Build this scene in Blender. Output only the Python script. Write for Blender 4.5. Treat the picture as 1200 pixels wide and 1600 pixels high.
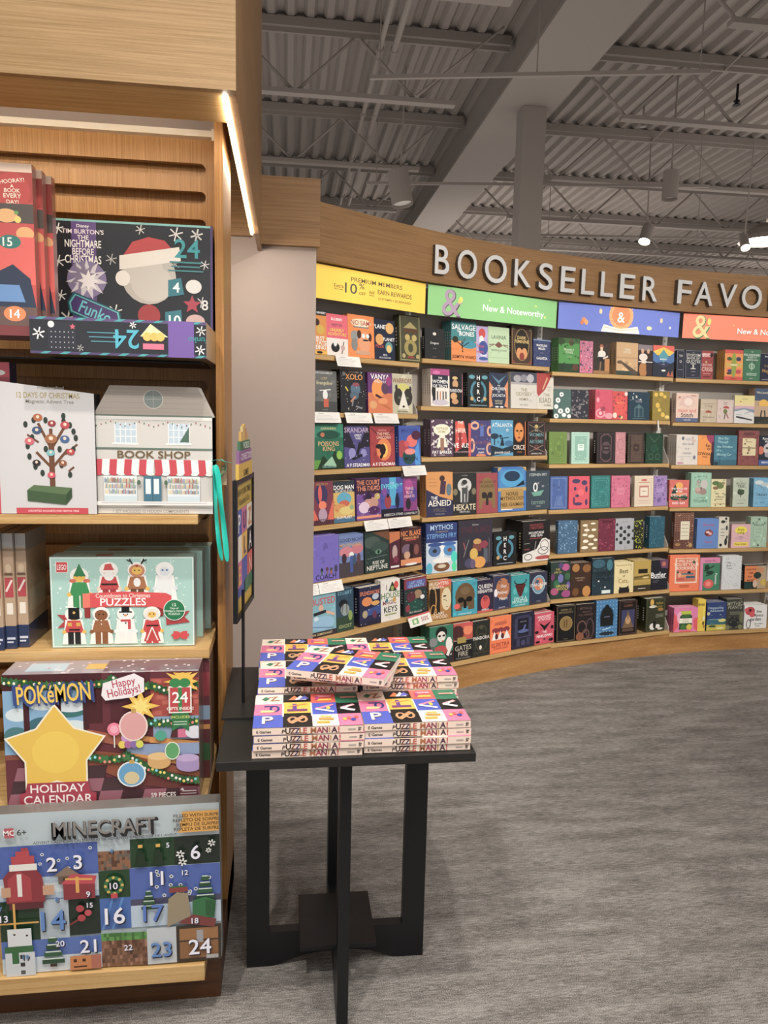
import bpy, math, random
from mathutils import Vector, Matrix
for o in list(bpy.data.objects): bpy.data.objects.remove(o, do_unlink=True)
C = bpy.context.scene
COL = C.collection
# ---------------------------------------------------------------- camera
yaw, pitch, roll = math.radians(7.55), math.radians(7.69), math.radians(1.3)
F = Vector((math.sin(yaw)*math.cos(pitch), math.cos(yaw)*math.cos(pitch), -math.sin(pitch)))
Rt = Vector((math.cos(yaw), -math.sin(yaw), 0)); U = Rt.cross(F)
R2 = math.cos(roll)*Rt + math.sin(roll)*U; U2 = -math.sin(roll)*Rt + math.cos(roll)*U
cd = bpy.data.cameras.new('camera'); cam = bpy.data.objects.new('camera', cd); COL.objects.link(cam)
cam.matrix_world = Matrix(((R2.x, U2.x, -F.x, 0), (R2.y, U2.y, -F.y, 0), (R2.z, U2.z, -F.z, 1.6), (0, 0, 0, 1)))
cd.sensor_fit = 'VERTICAL'; cd.sensor_height = 36; cd.sensor_width = 27; cd.lens = 1158/1600*36
cd.clip_start = .05; cd.clip_end = 200
C.camera = cam
# ---------------------------------------------------------------- light
w = bpy.data.worlds.new('world'); C.world = w; w.use_nodes = True
bg = w.node_tree.nodes['Background']; bg.inputs[0].default_value = (1, .94, .88, 1); bg.inputs[1].default_value = .62
C.view_settings.view_transform = 'Standard'; C.view_settings.look = 'None'
C.view_settings.exposure = 0.0; C.view_settings.gamma = 1; C.view_settings.use_curve_mapping = False
def lamp(kind, name, loc, target, energy, color=(1, .93, .84), size=.2, angle=60, blend=.5, sy=None):
    l = bpy.data.lights.new(name, kind); l.energy = energy; l.color = color
    if kind == 'AREA':
        l.size = size
        if sy: l.shape = 'RECTANGLE'; l.size_y = sy
    else: l.shadow_soft_size = size
    if kind == 'SPOT': l.spot_size = math.radians(angle); l.spot_blend = blend
    o = bpy.data.objects.new(name, l); COL.objects.link(o); o.location = loc
    o.rotation_euler = (Vector(target)-Vector(loc)).to_track_quat('-Z', 'Y').to_euler()
    return o
# track heads over the aisle aimed at the curved wall, and at the end display
lamp('SPOT', 'track_spot', (2.3, .2, 3.6), (.55, 3.9, 1.2), 230, size=.06, angle=44)
lamp('SPOT', 'track_spot', (2.7, -.2, 3.6), (1.3, 4.3, 1.2), 230, size=.06, angle=42)
lamp('SPOT', 'track_spot', (3.1, -.1, 3.6), (2.3, 4.6, 1.2), 230, size=.06, angle=42)
lamp('SPOT', 'track_spot', (3.7, 0, 3.6), (3.3, 4.8, 1.2), 230, size=.06, angle=42)
lamp('SPOT', 'track_spot', (.1, .7, 4.0), (-.4, 1.9, 1.0), 165, size=.035, angle=50)
lamp('SPOT', 'track_spot', (-1.0, .75, 4.0), (-.5, 1.9, 1.0), 85, size=.035, angle=50)
lamp('SPOT', 'track_spot', (.5, -.6, 3.4), (-.2, 2.0, .9), 45, size=.05, angle=55)
lamp('SPOT', 'track_spot', (-.7, .1, 3.8), (.3, 1.7, .3), 210, size=.05, angle=52)
lamp('SPOT', 'track_spot', (1.4, -.2, 3.8), (.4, 1.6, .3), 80, size=.05, angle=60)
lamp('AREA', 'aisle_fill', (1.8, .8, 4.1), (1.8, 1.4, 0), 60, size=2.5, sy=2.5)  # broad soft fill added overhead, no fixture of its own
# unseen area lamps added below the tracks to brighten the roof deck
for x, y, e in ((.6, 6.0, 60), (6.0, 6.5, 95), (3.5, 12, 130), (10.0, 14, 150), (2.5, 19, 120)):
    lamp('AREA', 'roof_fill', (x, y, 2.75), (x, y+.1, 4.7), e, size=4.5, sy=4.5, color=(1, .93, .87))
lamp('AREA', 'cove_light', (-.85, 1.98, 2.29), (-.85, 2.2, 1.6), 2.0, size=1.2, sy=.03, color=(1, .82, .58))

lamp('AREA', 'cove_light', (-.19, 3.0, 2.28), (-.21, 3.5, 1.75), 3.2, size=.06, sy=.06, color=(1, .86, .7))  # extra lamp added at the LED strip's end to brighten the lavender wall
# ---------------------------------------------------------------- materials
def lin(h):
    if isinstance(h, str):
        if len(h) == 3: h = ''.join(a*2 for a in h)
        h = [int(h[i:i+2], 16)/255 for i in (0, 2, 4)]
    return tuple(c/12.92 if c <= .04045 else ((c+.055)/1.055)**2.4 for c in h)
def mat(name, col='888', rough=.5, metal=0, emit=0, coat=0, spec=.5):
    m = bpy.data.materials.new(name); m.use_nodes = True
    b = m.node_tree.nodes['Principled BSDF']
    b.inputs['Base Color'].default_value = (*lin(col), 1); b.inputs['Roughness'].default_value = rough
    b.inputs['Metallic'].default_value = metal; b.inputs['Specular IOR Level'].default_value = spec
    if coat: b.inputs['Coat Weight'].default_value = coat; b.inputs['Coat Roughness'].default_value = .12
    if emit:
        b.inputs['Emission Color'].default_value = (*lin(col), 1); b.inputs['Emission Strength'].default_value = emit
    return m
def nodes(m): return m.node_tree.nodes, m.node_tree.links, m.node_tree.nodes['Principled BSDF']
def ramp(N, stops):
    r = N.new('ShaderNodeValToRGB'); e = r.color_ramp.elements
    while len(e) < len(stops): e.new(.5)
    for i, (p, c) in enumerate(stops): e[i].position = p; e[i].color = (*lin(c), 1)
    return r
def mapped(N, L, scale, rot=(0, 0, 0)):
    t = N.new('ShaderNodeTexCoord'); mp = N.new('ShaderNodeMapping')
    mp.inputs['Scale'].default_value = scale; mp.inputs['Rotation'].default_value = rot
    L.new(t.outputs['Object'], mp.inputs['Vector']); return mp
def wood(name, scale, c0, c1, c2, rough=.42):
    m = mat(name, c1, rough); N, L, b = nodes(m)
    mp = mapped(N, L, scale)
    n = N.new('ShaderNodeTexNoise'); n.inputs['Scale'].default_value = 1; n.inputs['Detail'].default_value = 6; n.inputs['Roughness'].default_value = .65; n.inputs['Distortion'].default_value = .35
    L.new(mp.outputs[0], n.inputs['Vector'])
    mp2 = mapped(N, L, tuple(s*5 for s in scale)); n2 = N.new('ShaderNodeTexNoise'); n2.inputs['Detail'].default_value = 3
    L.new(mp2.outputs[0], n2.inputs['Vector'])
    mx = N.new('ShaderNodeMath'); mx.operation = 'MULTIPLY_ADD'; mx.inputs[1].default_value = .35; L.new(n2.outputs[0], mx.inputs[0])
    m3 = N.new('ShaderNodeMath'); m3.operation = 'MULTIPLY'; m3.inputs[1].default_value = .75; L.new(n.outputs[0], m3.inputs[0]); L.new(m3.outputs[0], mx.inputs[2])
    r = ramp(N, [(.38, c0), (.52, c1), (.68, c2)]); L.new(mx.outputs[0], r.inputs[0]); L.new(r.outputs[0], b.inputs['Base Color'])
    bp = N.new('ShaderNodeBump'); bp.inputs['Strength'].default_value = .08; bp.inputs['Distance'].default_value = .002
    L.new(mx.outputs[0], bp.inputs['Height']); L.new(bp.outputs[0], b.inputs['Normal'])
    return m
W_H = wood('oak_horizontal_grain', (3.5, 3.5, 230), '80643f', '957750', 'a68962')
W_V = wood('oak_vertical_grain', (260, 260, 2.5), '80542a', 'a37440', 'b98c58')
W_SH = wood('oak_shelf', (3, 90, 90), 'a88350', 'bf9a66', 'ceae7c')
W_F = wood('fascia_oak', (3.0, 3.0, 210), '71512f', '84623e', '95724b')
W_K = wood('plinth_oak', (2.2, 2.2, 16), '93683c', 'a97c4b', 'bd9361')
W_D = wood('dark_walnut_base', (2, 2, 40), '38200f', '4c2e18', '5c3a20')
M_SIGNW = mat('paper_white', 'e9e8e6', .6)
M_BLACK = mat('black_laminate', '0f1115', .38)
M_DARKGREY = mat('black_table_top', '1f1e1d', .5)
M_LAV = mat('warm_lavender_paint', 'a0928b', .7)
M_CEIL = mat('ceiling_paint', '7f7771', .8, spec=.2)
M_STEEL = mat('grey_painted_steel', '8f8880', .6)
M_PANEL = mat('grey_back_panel', 'b2aca6', .6)
M_STD = mat('white_slotted_standard', 'dedbd6', .5)
M_BRK = mat('grey_metal_bracket', 'cfccc8', .45)
M_LETTER = mat('white_channel_letter', 'c6c6c6', .45)
M_LSIDE = mat('letter_return_grey', '5a544e', .5)
M_PAGE = mat('book_pages', 'f0ece2', .8)
M_LED = mat('led_tape', 'fff3df', .5, emit=32)
M_BULB = mat('lamp_glow', 'fffaf0', .5, emit=25)
M_METAL = mat('dark_metal', '202024', .4, metal=.6)
M_TEAL = mat('turquoise_ribbon', '28bfae', .45)
M_CREAM = mat('cream_rail', 'e3d8c8', .5)
M_CARTON = mat('raw_carton', 'a08c70', .7)
def print_mat(name, rough, coat=0):
    m = mat(name, 'fff', rough, coat=coat); N, L, b = nodes(m)
    a = N.new('ShaderNodeAttribute'); a.attribute_name = 'Col'; hs = N.new('ShaderNodeHueSaturation'); hs.inputs['Saturation'].default_value = .88; L.new(a.outputs['Color'], hs.inputs['Color']); L.new(hs.outputs[0], b.inputs['Base Color']); return m
M_PRINT = print_mat('printed_cover', .42)
M_GLOSS = print_mat('glossy_print', .3, .5)
M_SIGN = print_mat('emissive_banner_print', .5)
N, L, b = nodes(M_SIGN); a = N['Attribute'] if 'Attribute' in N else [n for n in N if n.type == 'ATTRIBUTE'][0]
L.new(a.outputs['Color'], b.inputs['Emission Color']); b.inputs['Emission Strength'].default_value = .28  # banner print also emits a little of its own colour
# carpet
M_CARPET = mat('carpet', '807a74', .95, spec=.1); N, L, b = nodes(M_CARPET)
mp = mapped(N, L, (26, 170, 1)); n1 = N.new('ShaderNodeTexNoise'); n1.inputs['Scale'].default_value = 1; n1.inputs['Detail'].default_value = 7; n1.inputs['Roughness'].default_value = .75; L.new(mp.outputs[0], n1.inputs['Vector'])
mp2 = mapped(N, L, (330, 420, 1)); n2 = N.new('ShaderNodeTexNoise'); n2.inputs['Scale'].default_value = 1; n2.inputs['Detail'].default_value = 2; L.new(mp2.outputs[0], n2.inputs['Vector'])
mp3 = mapped(N, L, (3.5, 16, 1)); n3 = N.new('ShaderNodeTexNoise'); n3.inputs['Scale'].default_value = 1; n3.inputs['Detail'].default_value = 4; L.new(mp3.outputs[0], n3.inputs['Vector'])
a1 = N.new('ShaderNodeMath'); a1.operation = 'ADD'; L.new(n1.outputs[0], a1.inputs[0]); L.new(n2.outputs[0], a1.inputs[1])
a2 = N.new('ShaderNodeMath'); a2.operation = 'MULTIPLY_ADD'; a2.inputs[1].default_value = .45; L.new(n3.outputs[0], a2.inputs[0]); L.new(a1.outputs[0], a2.inputs[2])
a3 = N.new('ShaderNodeMath'); a3.operation = 'MULTIPLY'; a3.inputs[1].default_value = .4; L.new(a2.outputs[0], a3.inputs[0])
r = ramp(N, [(.36, '413d3b'), (.47, '76726f'), (.58, 'b0aca8')]); L.new(a3.outputs[0], r.inputs[0]); L.new(r.outputs[0], b.inputs['Base Color'])
bp = N.new('ShaderNodeBump'); bp.inputs['Strength'].default_value = .5; bp.inputs['Distance'].default_value = .004; L.new(n2.outputs[0], bp.inputs['Height']); L.new(bp.outputs[0], b.inputs['Normal'])

# ---------------------------------------------------------------- mesh builder
class MB:
    def __init__(s): s.v = []; s.f = []; s.c = []; s.m = []
    def poly(s, pts, col=None, m=0):
        i = len(s.v); s.v += [tuple(p) for p in pts]; s.f.append(tuple(range(i, i+len(pts)))); s.c.append(col); s.m.append(m)
    def faces(s, vs, fs, col=None, m=0):
        i = len(s.v); s.v += [tuple(p) for p in vs]
        for f in fs: s.f.append(tuple(i+k for k in f)); s.c.append(col); s.m.append(m)
    def box(s, a, b, col=None, m=0):
        x0, y0, z0 = a; x1, y1, z1 = b
        vs = [(x0,y0,z0),(x1,y0,z0),(x1,y1,z0),(x0,y1,z0),(x0,y0,z1),(x1,y0,z1),(x1,y1,z1),(x0,y1,z1)]
        s.faces(vs, [(0,3,2,1),(4,5,6,7),(0,1,5,4),(1,2,6,5),(2,3,7,6),(3,0,4,7)], col, m)
    def prism(s, pts, ax, a, b, col=None, m=0):
        # extrude 2D outline (ccw) along axis
        def P(p, t):
            if ax == 'y': return (p[0], t, p[1])
            if ax == 'x': return (t, p[0], p[1])
            return (p[0], p[1], t)
        n = len(pts); vs = [P(p, a) for p in pts]+[P(p, b) for p in pts]
        s.faces(vs, [tuple(range(n)), tuple(range(2*n-1, n-1, -1))]+[((i+1) % n, i, n+i, n+(i+1) % n) for i in range(n)], col, m)
    def tube(s, p0, p1, r, n=10, r1=None, col=None, m=0, caps=True):
        p0, p1 = Vector(p0), Vector(p1); d = (p1-p0).normalized(); r1 = r if r1 is None else r1
        a = d.orthogonal().normalized(); b = d.cross(a)
        vs = [p0+(a*math.cos(t)+b*math.sin(t))*r for t in [2*math.pi*i/n for i in range(n)]]+[p1+(a*math.cos(t)+b*math.sin(t))*r1 for t in [2*math.pi*i/n for i in range(n)]]
        fs = [(i, (i+1) % n, n+(i+1) % n, n+i) for i in range(n)]
        if caps: fs += [tuple(range(n-1, -1, -1)), tuple(range(n, 2*n))]
        s.faces(vs, fs, col, m)
    def build(s, name, mats, parent=None, bevel=0):
        me = bpy.data.meshes.new(name); me.from_pydata(s.v, [], s.f)
        if not isinstance(mats, (list, tuple)): mats = [mats]
        for m in mats: me.materials.append(m)
        if any(s.m): me.polygons.foreach_set('material_index', s.m)
        if any(c is not None for c in s.c):
            at = me.color_attributes.new('Col', 'FLOAT_COLOR', 'CORNER'); d = []
            for f, c in zip(s.f, s.c):
                c = c or (.5, .5, .5); d += [c[0], c[1], c[2], 1.0]*len(f)
            at.data.foreach_set('color', d)
        me.update()
        o = bpy.data.objects.new(name, me); COL.objects.link(o)
        if parent: o.parent = parent
        if bevel:
            bv = o.modifiers.new('bevel', 'BEVEL'); bv.width = bevel; bv.segments = 2; bv.limit_method = 'ANGLE'
        return o
def empty(name, loc=(0, 0, 0), rz=0):
    o = bpy.data.objects.new(name, None); COL.objects.link(o); o.location = loc; o.rotation_euler = (0, 0, rz); o.empty_display_size = .05; return o
def tag(o, label=None, cat=None, group=None, kind=None):
    if label: o['label'] = label
    if cat: o['category'] = cat
    if group: o['group'] = group
    if kind: o['kind'] = kind
    return o
def copy_tree(o, parent=None):
    c = o.copy(); COL.objects.link(c)
    if parent: c.parent = parent
    for ch in list(o.children): copy_tree(ch, c)
    return c
# ---------------------------------------------------------------- lettering and flat artwork
TXT = {}
def glyphs(text, bold=0.0, res=2):
    k = (text, bold, res)
    if k not in TXT:
        cu = bpy.data.curves.new('lettering', 'FONT'); cu.body = text; cu.resolution_u = res; cu.offset = bold
        ob = bpy.data.objects.new('lettering', cu); me = ob.to_mesh()
        vs = [(v.co.x, v.co.y) for v in me.vertices]; fs = [tuple(p.vertices) for p in me.polygons]
        ob.to_mesh_clear(); bpy.data.objects.remove(ob); bpy.data.curves.remove(cu)
        if vs:
            x0 = min(v[0] for v in vs); x1 = max(v[0] for v in vs)
            vs = [((v[0]-(x0+x1)/2)/.69, v[1]/.69) for v in vs]; wd = (x1-x0)/.69
        else: wd = 0
        TXT[k] = (vs, fs, wd)
    return TXT[k]
def cl(a): return min(1., max(0., a))
def art(mb, spec, W, H, place, seg=14, eps=.00008, m=0, bold=.012, res=2, clip=True, maxw=.95):
    """draw the artwork commands; place(u, v, d) maps cover coordinates in metres (and a print layer height) to 3D"""
    lay = 1
    def put(pts, col):
        nonlocal lay
        q = [(cl(x), cl(y)) for x, y in pts] if clip else pts
        mb.poly([place(x*W, y*H, lay*eps) for x, y in q], col, m)
    for cmd in spec.split(';'):
        cmd = cmd.strip()
        if not cmd: continue
        k = cmd[0]; a = cmd[1:].split()
        lay += 1
        if k == 'r':
            x0, y0, x1, y1 = map(float, a[:4]); put([(x0, y0), (x1, y0), (x1, y1), (x0, y1)], lin(a[4]))
        elif k == 'e':
            cx, cy, rx, ry = map(float, a[:4]); put([(cx+rx*math.cos(t), cy+ry*math.sin(t)) for t in [2*math.pi*i/seg for i in range(seg)]], lin(a[4]))
        elif k == 'o':
            cx, cy, rx, ry, wd = map(float, a[:5]); c = lin(a[5]); wy = wd*W/H
            for i in range(seg):
                t0, t1 = 2*math.pi*i/seg, 2*math.pi*(i+1)/seg
                put([(cx+rx*math.cos(t0), cy+ry*math.sin(t0)), (cx+rx*math.cos(t1), cy+ry*math.sin(t1)), (cx+(rx-wd)*math.cos(t1), cy+(ry-wy)*math.sin(t1)), (cx+(rx-wd)*math.cos(t0), cy+(ry-wy)*math.sin(t0))], c)
        elif k == 'f':
            i, wd = float(a[0]), float(a[1]); c = lin(a[2]); j = i*W/H; wy = wd*W/H
            put([(i, j), (1-i, j), (1-i, j+wy), (i, j+wy)], c); put([(i, 1-j-wy), (1-i, 1-j-wy), (1-i, 1-j), (i, 1-j)], c)
            put([(i, j+wy), (i+wd, j+wy), (i+wd, 1-j-wy), (i, 1-j-wy)], c); put([(1-i-wd, j+wy), (1-i, j+wy), (1-i, 1-j-wy), (1-i-wd, 1-j-wy)], c)
        elif k == 'p':
            c = lin(a[0]); q = list(map(float, a[1:])); put(list(zip(q[::2], q[1::2])), c)
        elif k == 'l':
            x0, y0, x1, y1, wd = map(float, a[:5]); dx, dy = (x1-x0)*W, (y1-y0)*H; n = math.hypot(dx, dy) or 1
            ox, oy = -dy/n*wd*W/2/W, dx/n*wd*W/2/H
            put([(x0-ox, y0-oy), (x1-ox, y1-oy), (x1+ox, y1+oy), (x0+ox, y0+oy)], lin(a[5]))
        elif k == 'n':
            rn = random.Random(int(a[0])); s = float(a[2]); c = lin(a[3])
            x0, y0, x1, y1 = map(float, a[4:8]) if len(a) > 7 else (.03, .03, .97, .97)
            for _ in range(int(a[1])):
                cx, cy = rn.uniform(x0, x1), rn.uniform(y0, y1); q = s*rn.uniform(.6, 1.2); t0 = rn.uniform(0, 6)
                put([(cx+q*math.cos(t0+t), cy+q*W/H*math.sin(t0+t)) for t in [2*math.pi*i/6 for i in range(6)]], c)
        elif k == 'g':
            x0, y0, x1, y1 = map(float, a[:4]); nx, ny = int(a[4]), int(a[5]); s = float(a[6]); c = lin(a[7])
            for i in range(nx):
                for j in range(ny):
                    cx, cy = x0+(x1-x0)*i/(nx-1), y0+(y1-y0)*j/(ny-1)
                    put([(cx-s, cy), (cx, cy-s*W/H), (cx+s, cy), (cx, cy+s*W/H)], c)
        elif k == 'x':   # snowflake: cx cy r w col
            cx, cy, rr, wd = map(float, a[:4]); c = lin(a[4])
            for i in range(3):
                t = math.pi*i/3+.3; dx, dy = math.cos(t)*rr, math.sin(t)*rr*W/H; ox, oy = -math.sin(t)*wd/2, math.cos(t)*wd/2*W/H
                put([(cx-dx-ox, cy-dy-oy), (cx+dx-ox, cy+dy-oy), (cx+dx+ox, cy+dy+oy), (cx-dx+ox, cy-dy+oy)], c)
        elif k == 's':   # star: cx cy r n col [inner]
            cx, cy, rr = map(float, a[:3]); n = int(a[3]); c = lin(a[4]); inn = float(a[5]) if len(a) > 5 else .45
            P = [(cx+rr*(1 if i % 2 == 0 else inn)*math.sin(math.pi*i/n), cy+rr*(1 if i % 2 == 0 else inn)*math.cos(math.pi*i/n)*W/H) for i in range(2*n)]
            for i in range(2*n): put([(cx, cy), P[(i+1) % (2*n)], P[i]], c)
        elif k in 'tTkw':
            cx, cy, h = map(float, a[:3]); c = lin(a[3]); text = ' '.join(a[4:]); ang = 0
            if k == 'k': ang = math.radians(float(a[4])); text = ' '.join(a[5:])
            if k == 'T': ang = -math.pi/2
            wfix = 0
            if k == 'w': wfix = float(a[4]); ang = math.radians(float(a[5])); text = ' '.join(a[6:])
            vs, fs, wd = glyphs(text, bold, res)
            hh = h*H if k != 'T' else h*W; lim = (maxw*W if k != 'T' else maxw*H); sx = hh*min(1, lim/(wd*hh) if wd*hh > 0 else 1)
            wx = wfix*W/wd if wfix and wd else sx
            q = []
            for x, y in vs:
                X, Y = x*wx, (y-.5)*hh; X, Y = X*math.cos(ang)-Y*math.sin(ang), X*math.sin(ang)+Y*math.cos(ang)
                px, py = cx*W+X, cy*H+Y
                if clip: px = min(W, max(0, px)); py = min(H, max(0, py))
                q.append(place(px, py, lay*eps))
            mb.faces(q, fs, c, m)
def shade(c, k): return tuple(x*k for x in c)
# ================================================================ SHELL
def struct(name, mb, m, bevel=0): o = mb.build(name, m, bevel=bevel); o['kind'] = 'structure'; return o
mb = MB(); mb.poly([(-5, -3, 0), (16, -3, 0), (16, 24, 0), (-5, 24, 0)]); struct('floor', mb, M_CARPET)
# corrugated roof deck
mb = MB(); x = -5.0; prof = []
while x < 24: prof += [(x, 4.74), (x+.03, 4.70), (x+.08, 4.70), (x+.11, 4.74)]; x += .155
vs = [(p[0], 2.5, p[1]) for p in prof]+[(p[0], 30, p[1]) for p in prof]; n = len(prof)
mb.faces(vs, [(i, i+1, n+i+1, n+i) for i in range(n-1)]); mb.box((-5, 2.5, 4.8), (24, 30, 4.9)); struct('ceiling', mb, M_CEIL)
mb = MB(); mb.box((-5, 26, 0), (24, 26.2, 4.8)); struct('wall_back', mb, M_CEIL)
# open-web joists run left to right under the deck
def joist(Y, x0, x1, ph):
    mb = MB()
    mb.box((x0, Y-.05, 4.625), (x1, Y+.05, 4.695)); mb.box((x0+.5, Y-.04, 4.13), (x1-.45, Y+.04, 4.165))
    mb.box((x0, Y-.012, 4.59), (x1, Y+.012, 4.625))
    x = x0+.05; up = True
    while x+.5 < x1:
        a, b = (4.61, 4.15) if up else (4.15, 4.61); mb.tube((x, Y, a), (x+.5, Y, b), .013, 6); x += .5; up = not up
    struct('ceiling_joist', mb, M_CEIL)
for i, Y in enumerate([4.85, 6.45, 8.15, 9.8, 11.45, 13.1, 14.75, 16.4, 18.1, 19.8, 21.5]):
    joist(Y, -3.5, 1.82, i); joist(Y, 2.33, 12.5 if Y < 14 else 18, i)
mb = MB(); mb.box((1.86, 3, 4.33), (2.29, 24, 4.70)); mb.box((1.80, 3, 4.30), (2.35, 24, 4.33)); struct('ceiling_girder', mb, M_CEIL)
mb = MB(); mb.box((2.05, 6.72, 0), (2.26, 6.93, 4.3)); struct('column', mb, M_CEIL, .004)
mb = MB(); mb.box((7.5, 16, 2.9), (12.5, 17, 3.75)); struct('ceiling_duct', mb, M_CEIL)
for X, lab in ((.72, 'left of the two white ceiling pipes running away from the camera'), (.835, 'right of the two white ceiling pipes, slightly thicker')):
    mb = MB(); mb.tube((X, 3, 4.47), (X, 20, 4.47), .02 if X < .8 else .026, 10)
    for Y in (5.2, 6.3, 7.6, 8.9, 10.4): mb.tube((X, Y, 4.47), (X, Y+.03, 4.47), .032, 10)
    tag(mb.build('ceiling_pipe', M_CEIL), lab, 'pipe')
for p0, p1, lab in (((3.4, 3.5, 4.6), (4.4, 12, 4.6), 'thin conduit slanting across the roof deck right of the girder'), ((1.0, 6.2, 4.09), (1.7, 6.2, 4.66), 'short curved cable drop beside the nearest joist')):
    mb = MB(); mb.tube(p0, p1, .01, 6); tag(mb.build('conduit', M_CEIL), lab, 'conduit')
# suspended track rails with drop wires
def rail(p0, p1, lab):
    r = empty('track_rail', p0); tag(r, lab, 'lighting track', 'suspended lighting tracks')
    p0, p1 = Vector(p0), Vector(p1); d = p1-p0; mb = MB(); mb.tube((0, 0, 0), d, .018, 4); mb.build('rail', M_CEIL, r)
    for t in (.03, .5, .97):
        mb = MB(); q = d*t; mb.tube(q, q+Vector((0, 0, 4.65-p0.z-q.z)), .005, 5); mb.build('drop_wire', M_CEIL, r)
rail((.559, 5.48, 3.9), (2.791, 4.98, 3.9), 'nearest pale lighting track hanging high above the curved shelves')
rail((.784, 7.87, 3.9), (4.16, 7.28, 3.9), 'pale lighting track hanging beside the column with lit spot heads')
rail((3.2, 9.6, 3.9), (7.2, 9.0, 3.9), 'far pale lighting track at the right above the store sign')
def spot_head(loc, aim, lab, r=.065, L=.2, lit=True, track=4.7):
    e = empty('spotlight', loc); tag(e, lab, 'spotlight'); a = Vector(aim).normalized()
    mb = MB(); mb.tube(-a*L, (0, 0, 0), r, 18, caps=False); mb.tube(-a*L, -a*(L+.004), r, 18); mb.build('housing', M_CEIL, e)
    mb = MB(); mb.tube(-a*.03, -a*.028, r*.93, 18); mb.build('lens', M_BULB if lit else M_PANEL, e)
    mb = MB(); mb.tube(-a*L*.6, Vector((0, 0, track-loc[2])), .008, 6); mb.build('stem', M_CEIL, e)
spot_head((2.28, 7.06, 3.55), (-.3, -.55, -.9), 'lit white spotlight head in front of the column')
spot_head((3.95, 8.18, 3.55), (-.35, -.3, -.9), 'lit white spotlight head right of the column')
spot_head((5.06, 8.0, 3.5), (-.15, -.55, -.75), 'brightest glaring spotlight head near the right edge', r=.05)
spot_head((1.05, 7.1, 3.5), (.15, -.1, -.9), 'unlit white cylinder spotlight above the curved fascia', r=.1, L=.3, lit=False)
spot_head((3.4, 6.6, 3.55), (0, 0, -1), 'unlit vertical white cylinder hanging over the middle of the sign', r=.07, L=.24, lit=False)
e = empty('pendant_dome', (5.62, 8.5, 3.70)); tag(e, 'large glowing dome pendant cut by the right edge of the view', 'pendant lamp')
mb = MB()
for i in range(6): mb.tube((0, 0, .16-.16*(1-(i/6)**2)), (0, 0, .16-.16*(1-((i+1)/6)**2)-.001), .04+.05*(5-i)+.0, 24, r1=.04, caps=False) if False else None
pr = [(.03, .22), (.1, .2), (.2, .14), (.27, .06), (.3, 0)]
for (r0, z0), (r1, z1) in zip(pr, pr[1:]): mb.tube((0, 0, z0), (0, 0, z1), r0, 24, r1=r1, caps=False)
mb.build('shade', M_CEIL, e); mb = MB(); mb.tube((0, 0, .02), (0, 0, .022), .28, 24); mb.build('diffuser', M_BULB, e); mb = MB(); mb.tube((0, 0, .22), (0, 0, .98), .006, 6); mb.build('cord', M_CEIL, e)
for i, (x, y, lab) in enumerate(((4.15, 6.9, 'small dark sprinkler head at upper right of the ceiling'), (3.02, 9.15, 'small dark sprinkler head right of the column'), (3.55, 7.55, 'small pale sprinkler head between the two joists'))):
    mb = MB(); mb.tube((0, 0, .18), (0, 0, 0), .012, 8); mb.tube((0, 0, 0), (0, 0, -.008), .035, 12); mb.tube((0, 0, .02), (0, 0, .035), .028, 12)
    o = mb.build('sprinkler', M_METAL if i < 2 else M_CEIL); o.location = (x, y, 4.52); tag(o, lab, 'sprinkler')
# lavender partition and the oak header above it
mb = MB(); mb.box((-2.6, 3.5, 0), (.128, 3.56, 2.42)); struct('wall_left', mb, M_LAV)
mb = MB(); mb.box((-.118, 3.465, 2.328), (.142, 3.50, 2.618)); mb.box((-2.6, 3.47, 2.36), (-.16, 3.499, 3.6)); struct('trim_1', mb, W_F)

# ================================================================ CURVED BOOK WALL
J = [(-.07, 3.5), (.735, 4.06), (1.62, 4.465), (2.57, 4.72), (3.54, 4.81)]
def bay(b):
    o = Vector(J[b-1]); d = Vector(J[b])-o; L = d.length; t = d/L; n = Vector((t.y, -t.x)); return o, t, n, L, math.atan2(t.y, t.x)
def at(b, u, p, z): o, t, n, L, a = bay(b); q = o+t*u+n*p; return Vector((q.x, q.y, z))
# smooth arc through the joints (with the run-out past the frame)
AP = [Vector(p) for p in [(-.10, 3.475), (.735, 4.06), (1.62, 4.465), (2.57, 4.72), (3.54, 4.81), (4.52, 4.72)]]
def arc(t):   # catmull-rom
    i = min(len(AP)-2, max(0, int(t))); f = t-i
    P = [AP[max(0, i-1)], AP[i], AP[i+1], AP[min(len(AP)-1, i+2)]]
    if i == 0: P[0] = AP[0]*2-AP[1]+Vector((-.06, -.09))
    q = .5*((2*P[1])+(-P[0]+P[2])*f+(2*P[0]-5*P[1]+4*P[2]-P[3])*f*f+(-P[0]+3*P[1]-3*P[2]+P[3])*f**3); return q
def arcn(t): d = arc(t+.01)-arc(t-.01) if t > .02 else arc(t+.02)-arc(t); d.normalize(); return Vector((d.y, -d.x))
def arc_band(name, t0, t1, p0, p1, z0, z1, m, steps=60):
    mb = MB(); A = []
    for i in range(steps+1):
        t = t0+(t1-t0)*i/steps; q = arc(t); n = arcn(t); A.append((q+n*p1, q+n*p0))
    vs = [(a.x, a.y, z) for a, b in A for z in (z0, z1)]+[(b.x, b.y, z) for a, b in A for z in (z0, z1)]; k = 2*(steps+1); fs = []
    for i in range(steps):
        a = 2*i; fs += [(a, a+2, a+3, a+1), (k+a+2, k+a, k+a+1, k+a+3), (a+1, a+3, k+a+3, k+a+1), (a+2, a, k+a, k+a+2)]
    fs += [(0, 1, k+1, k), (2*steps+1, 2*steps, k+2*steps, k+2*steps+1)]
    mb.faces(vs, fs); return mb.build(name, m)
fas = arc_band('sign_fascia', .24, 4.9, .0, .05, 2.292, 2.556, W_F)
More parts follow.
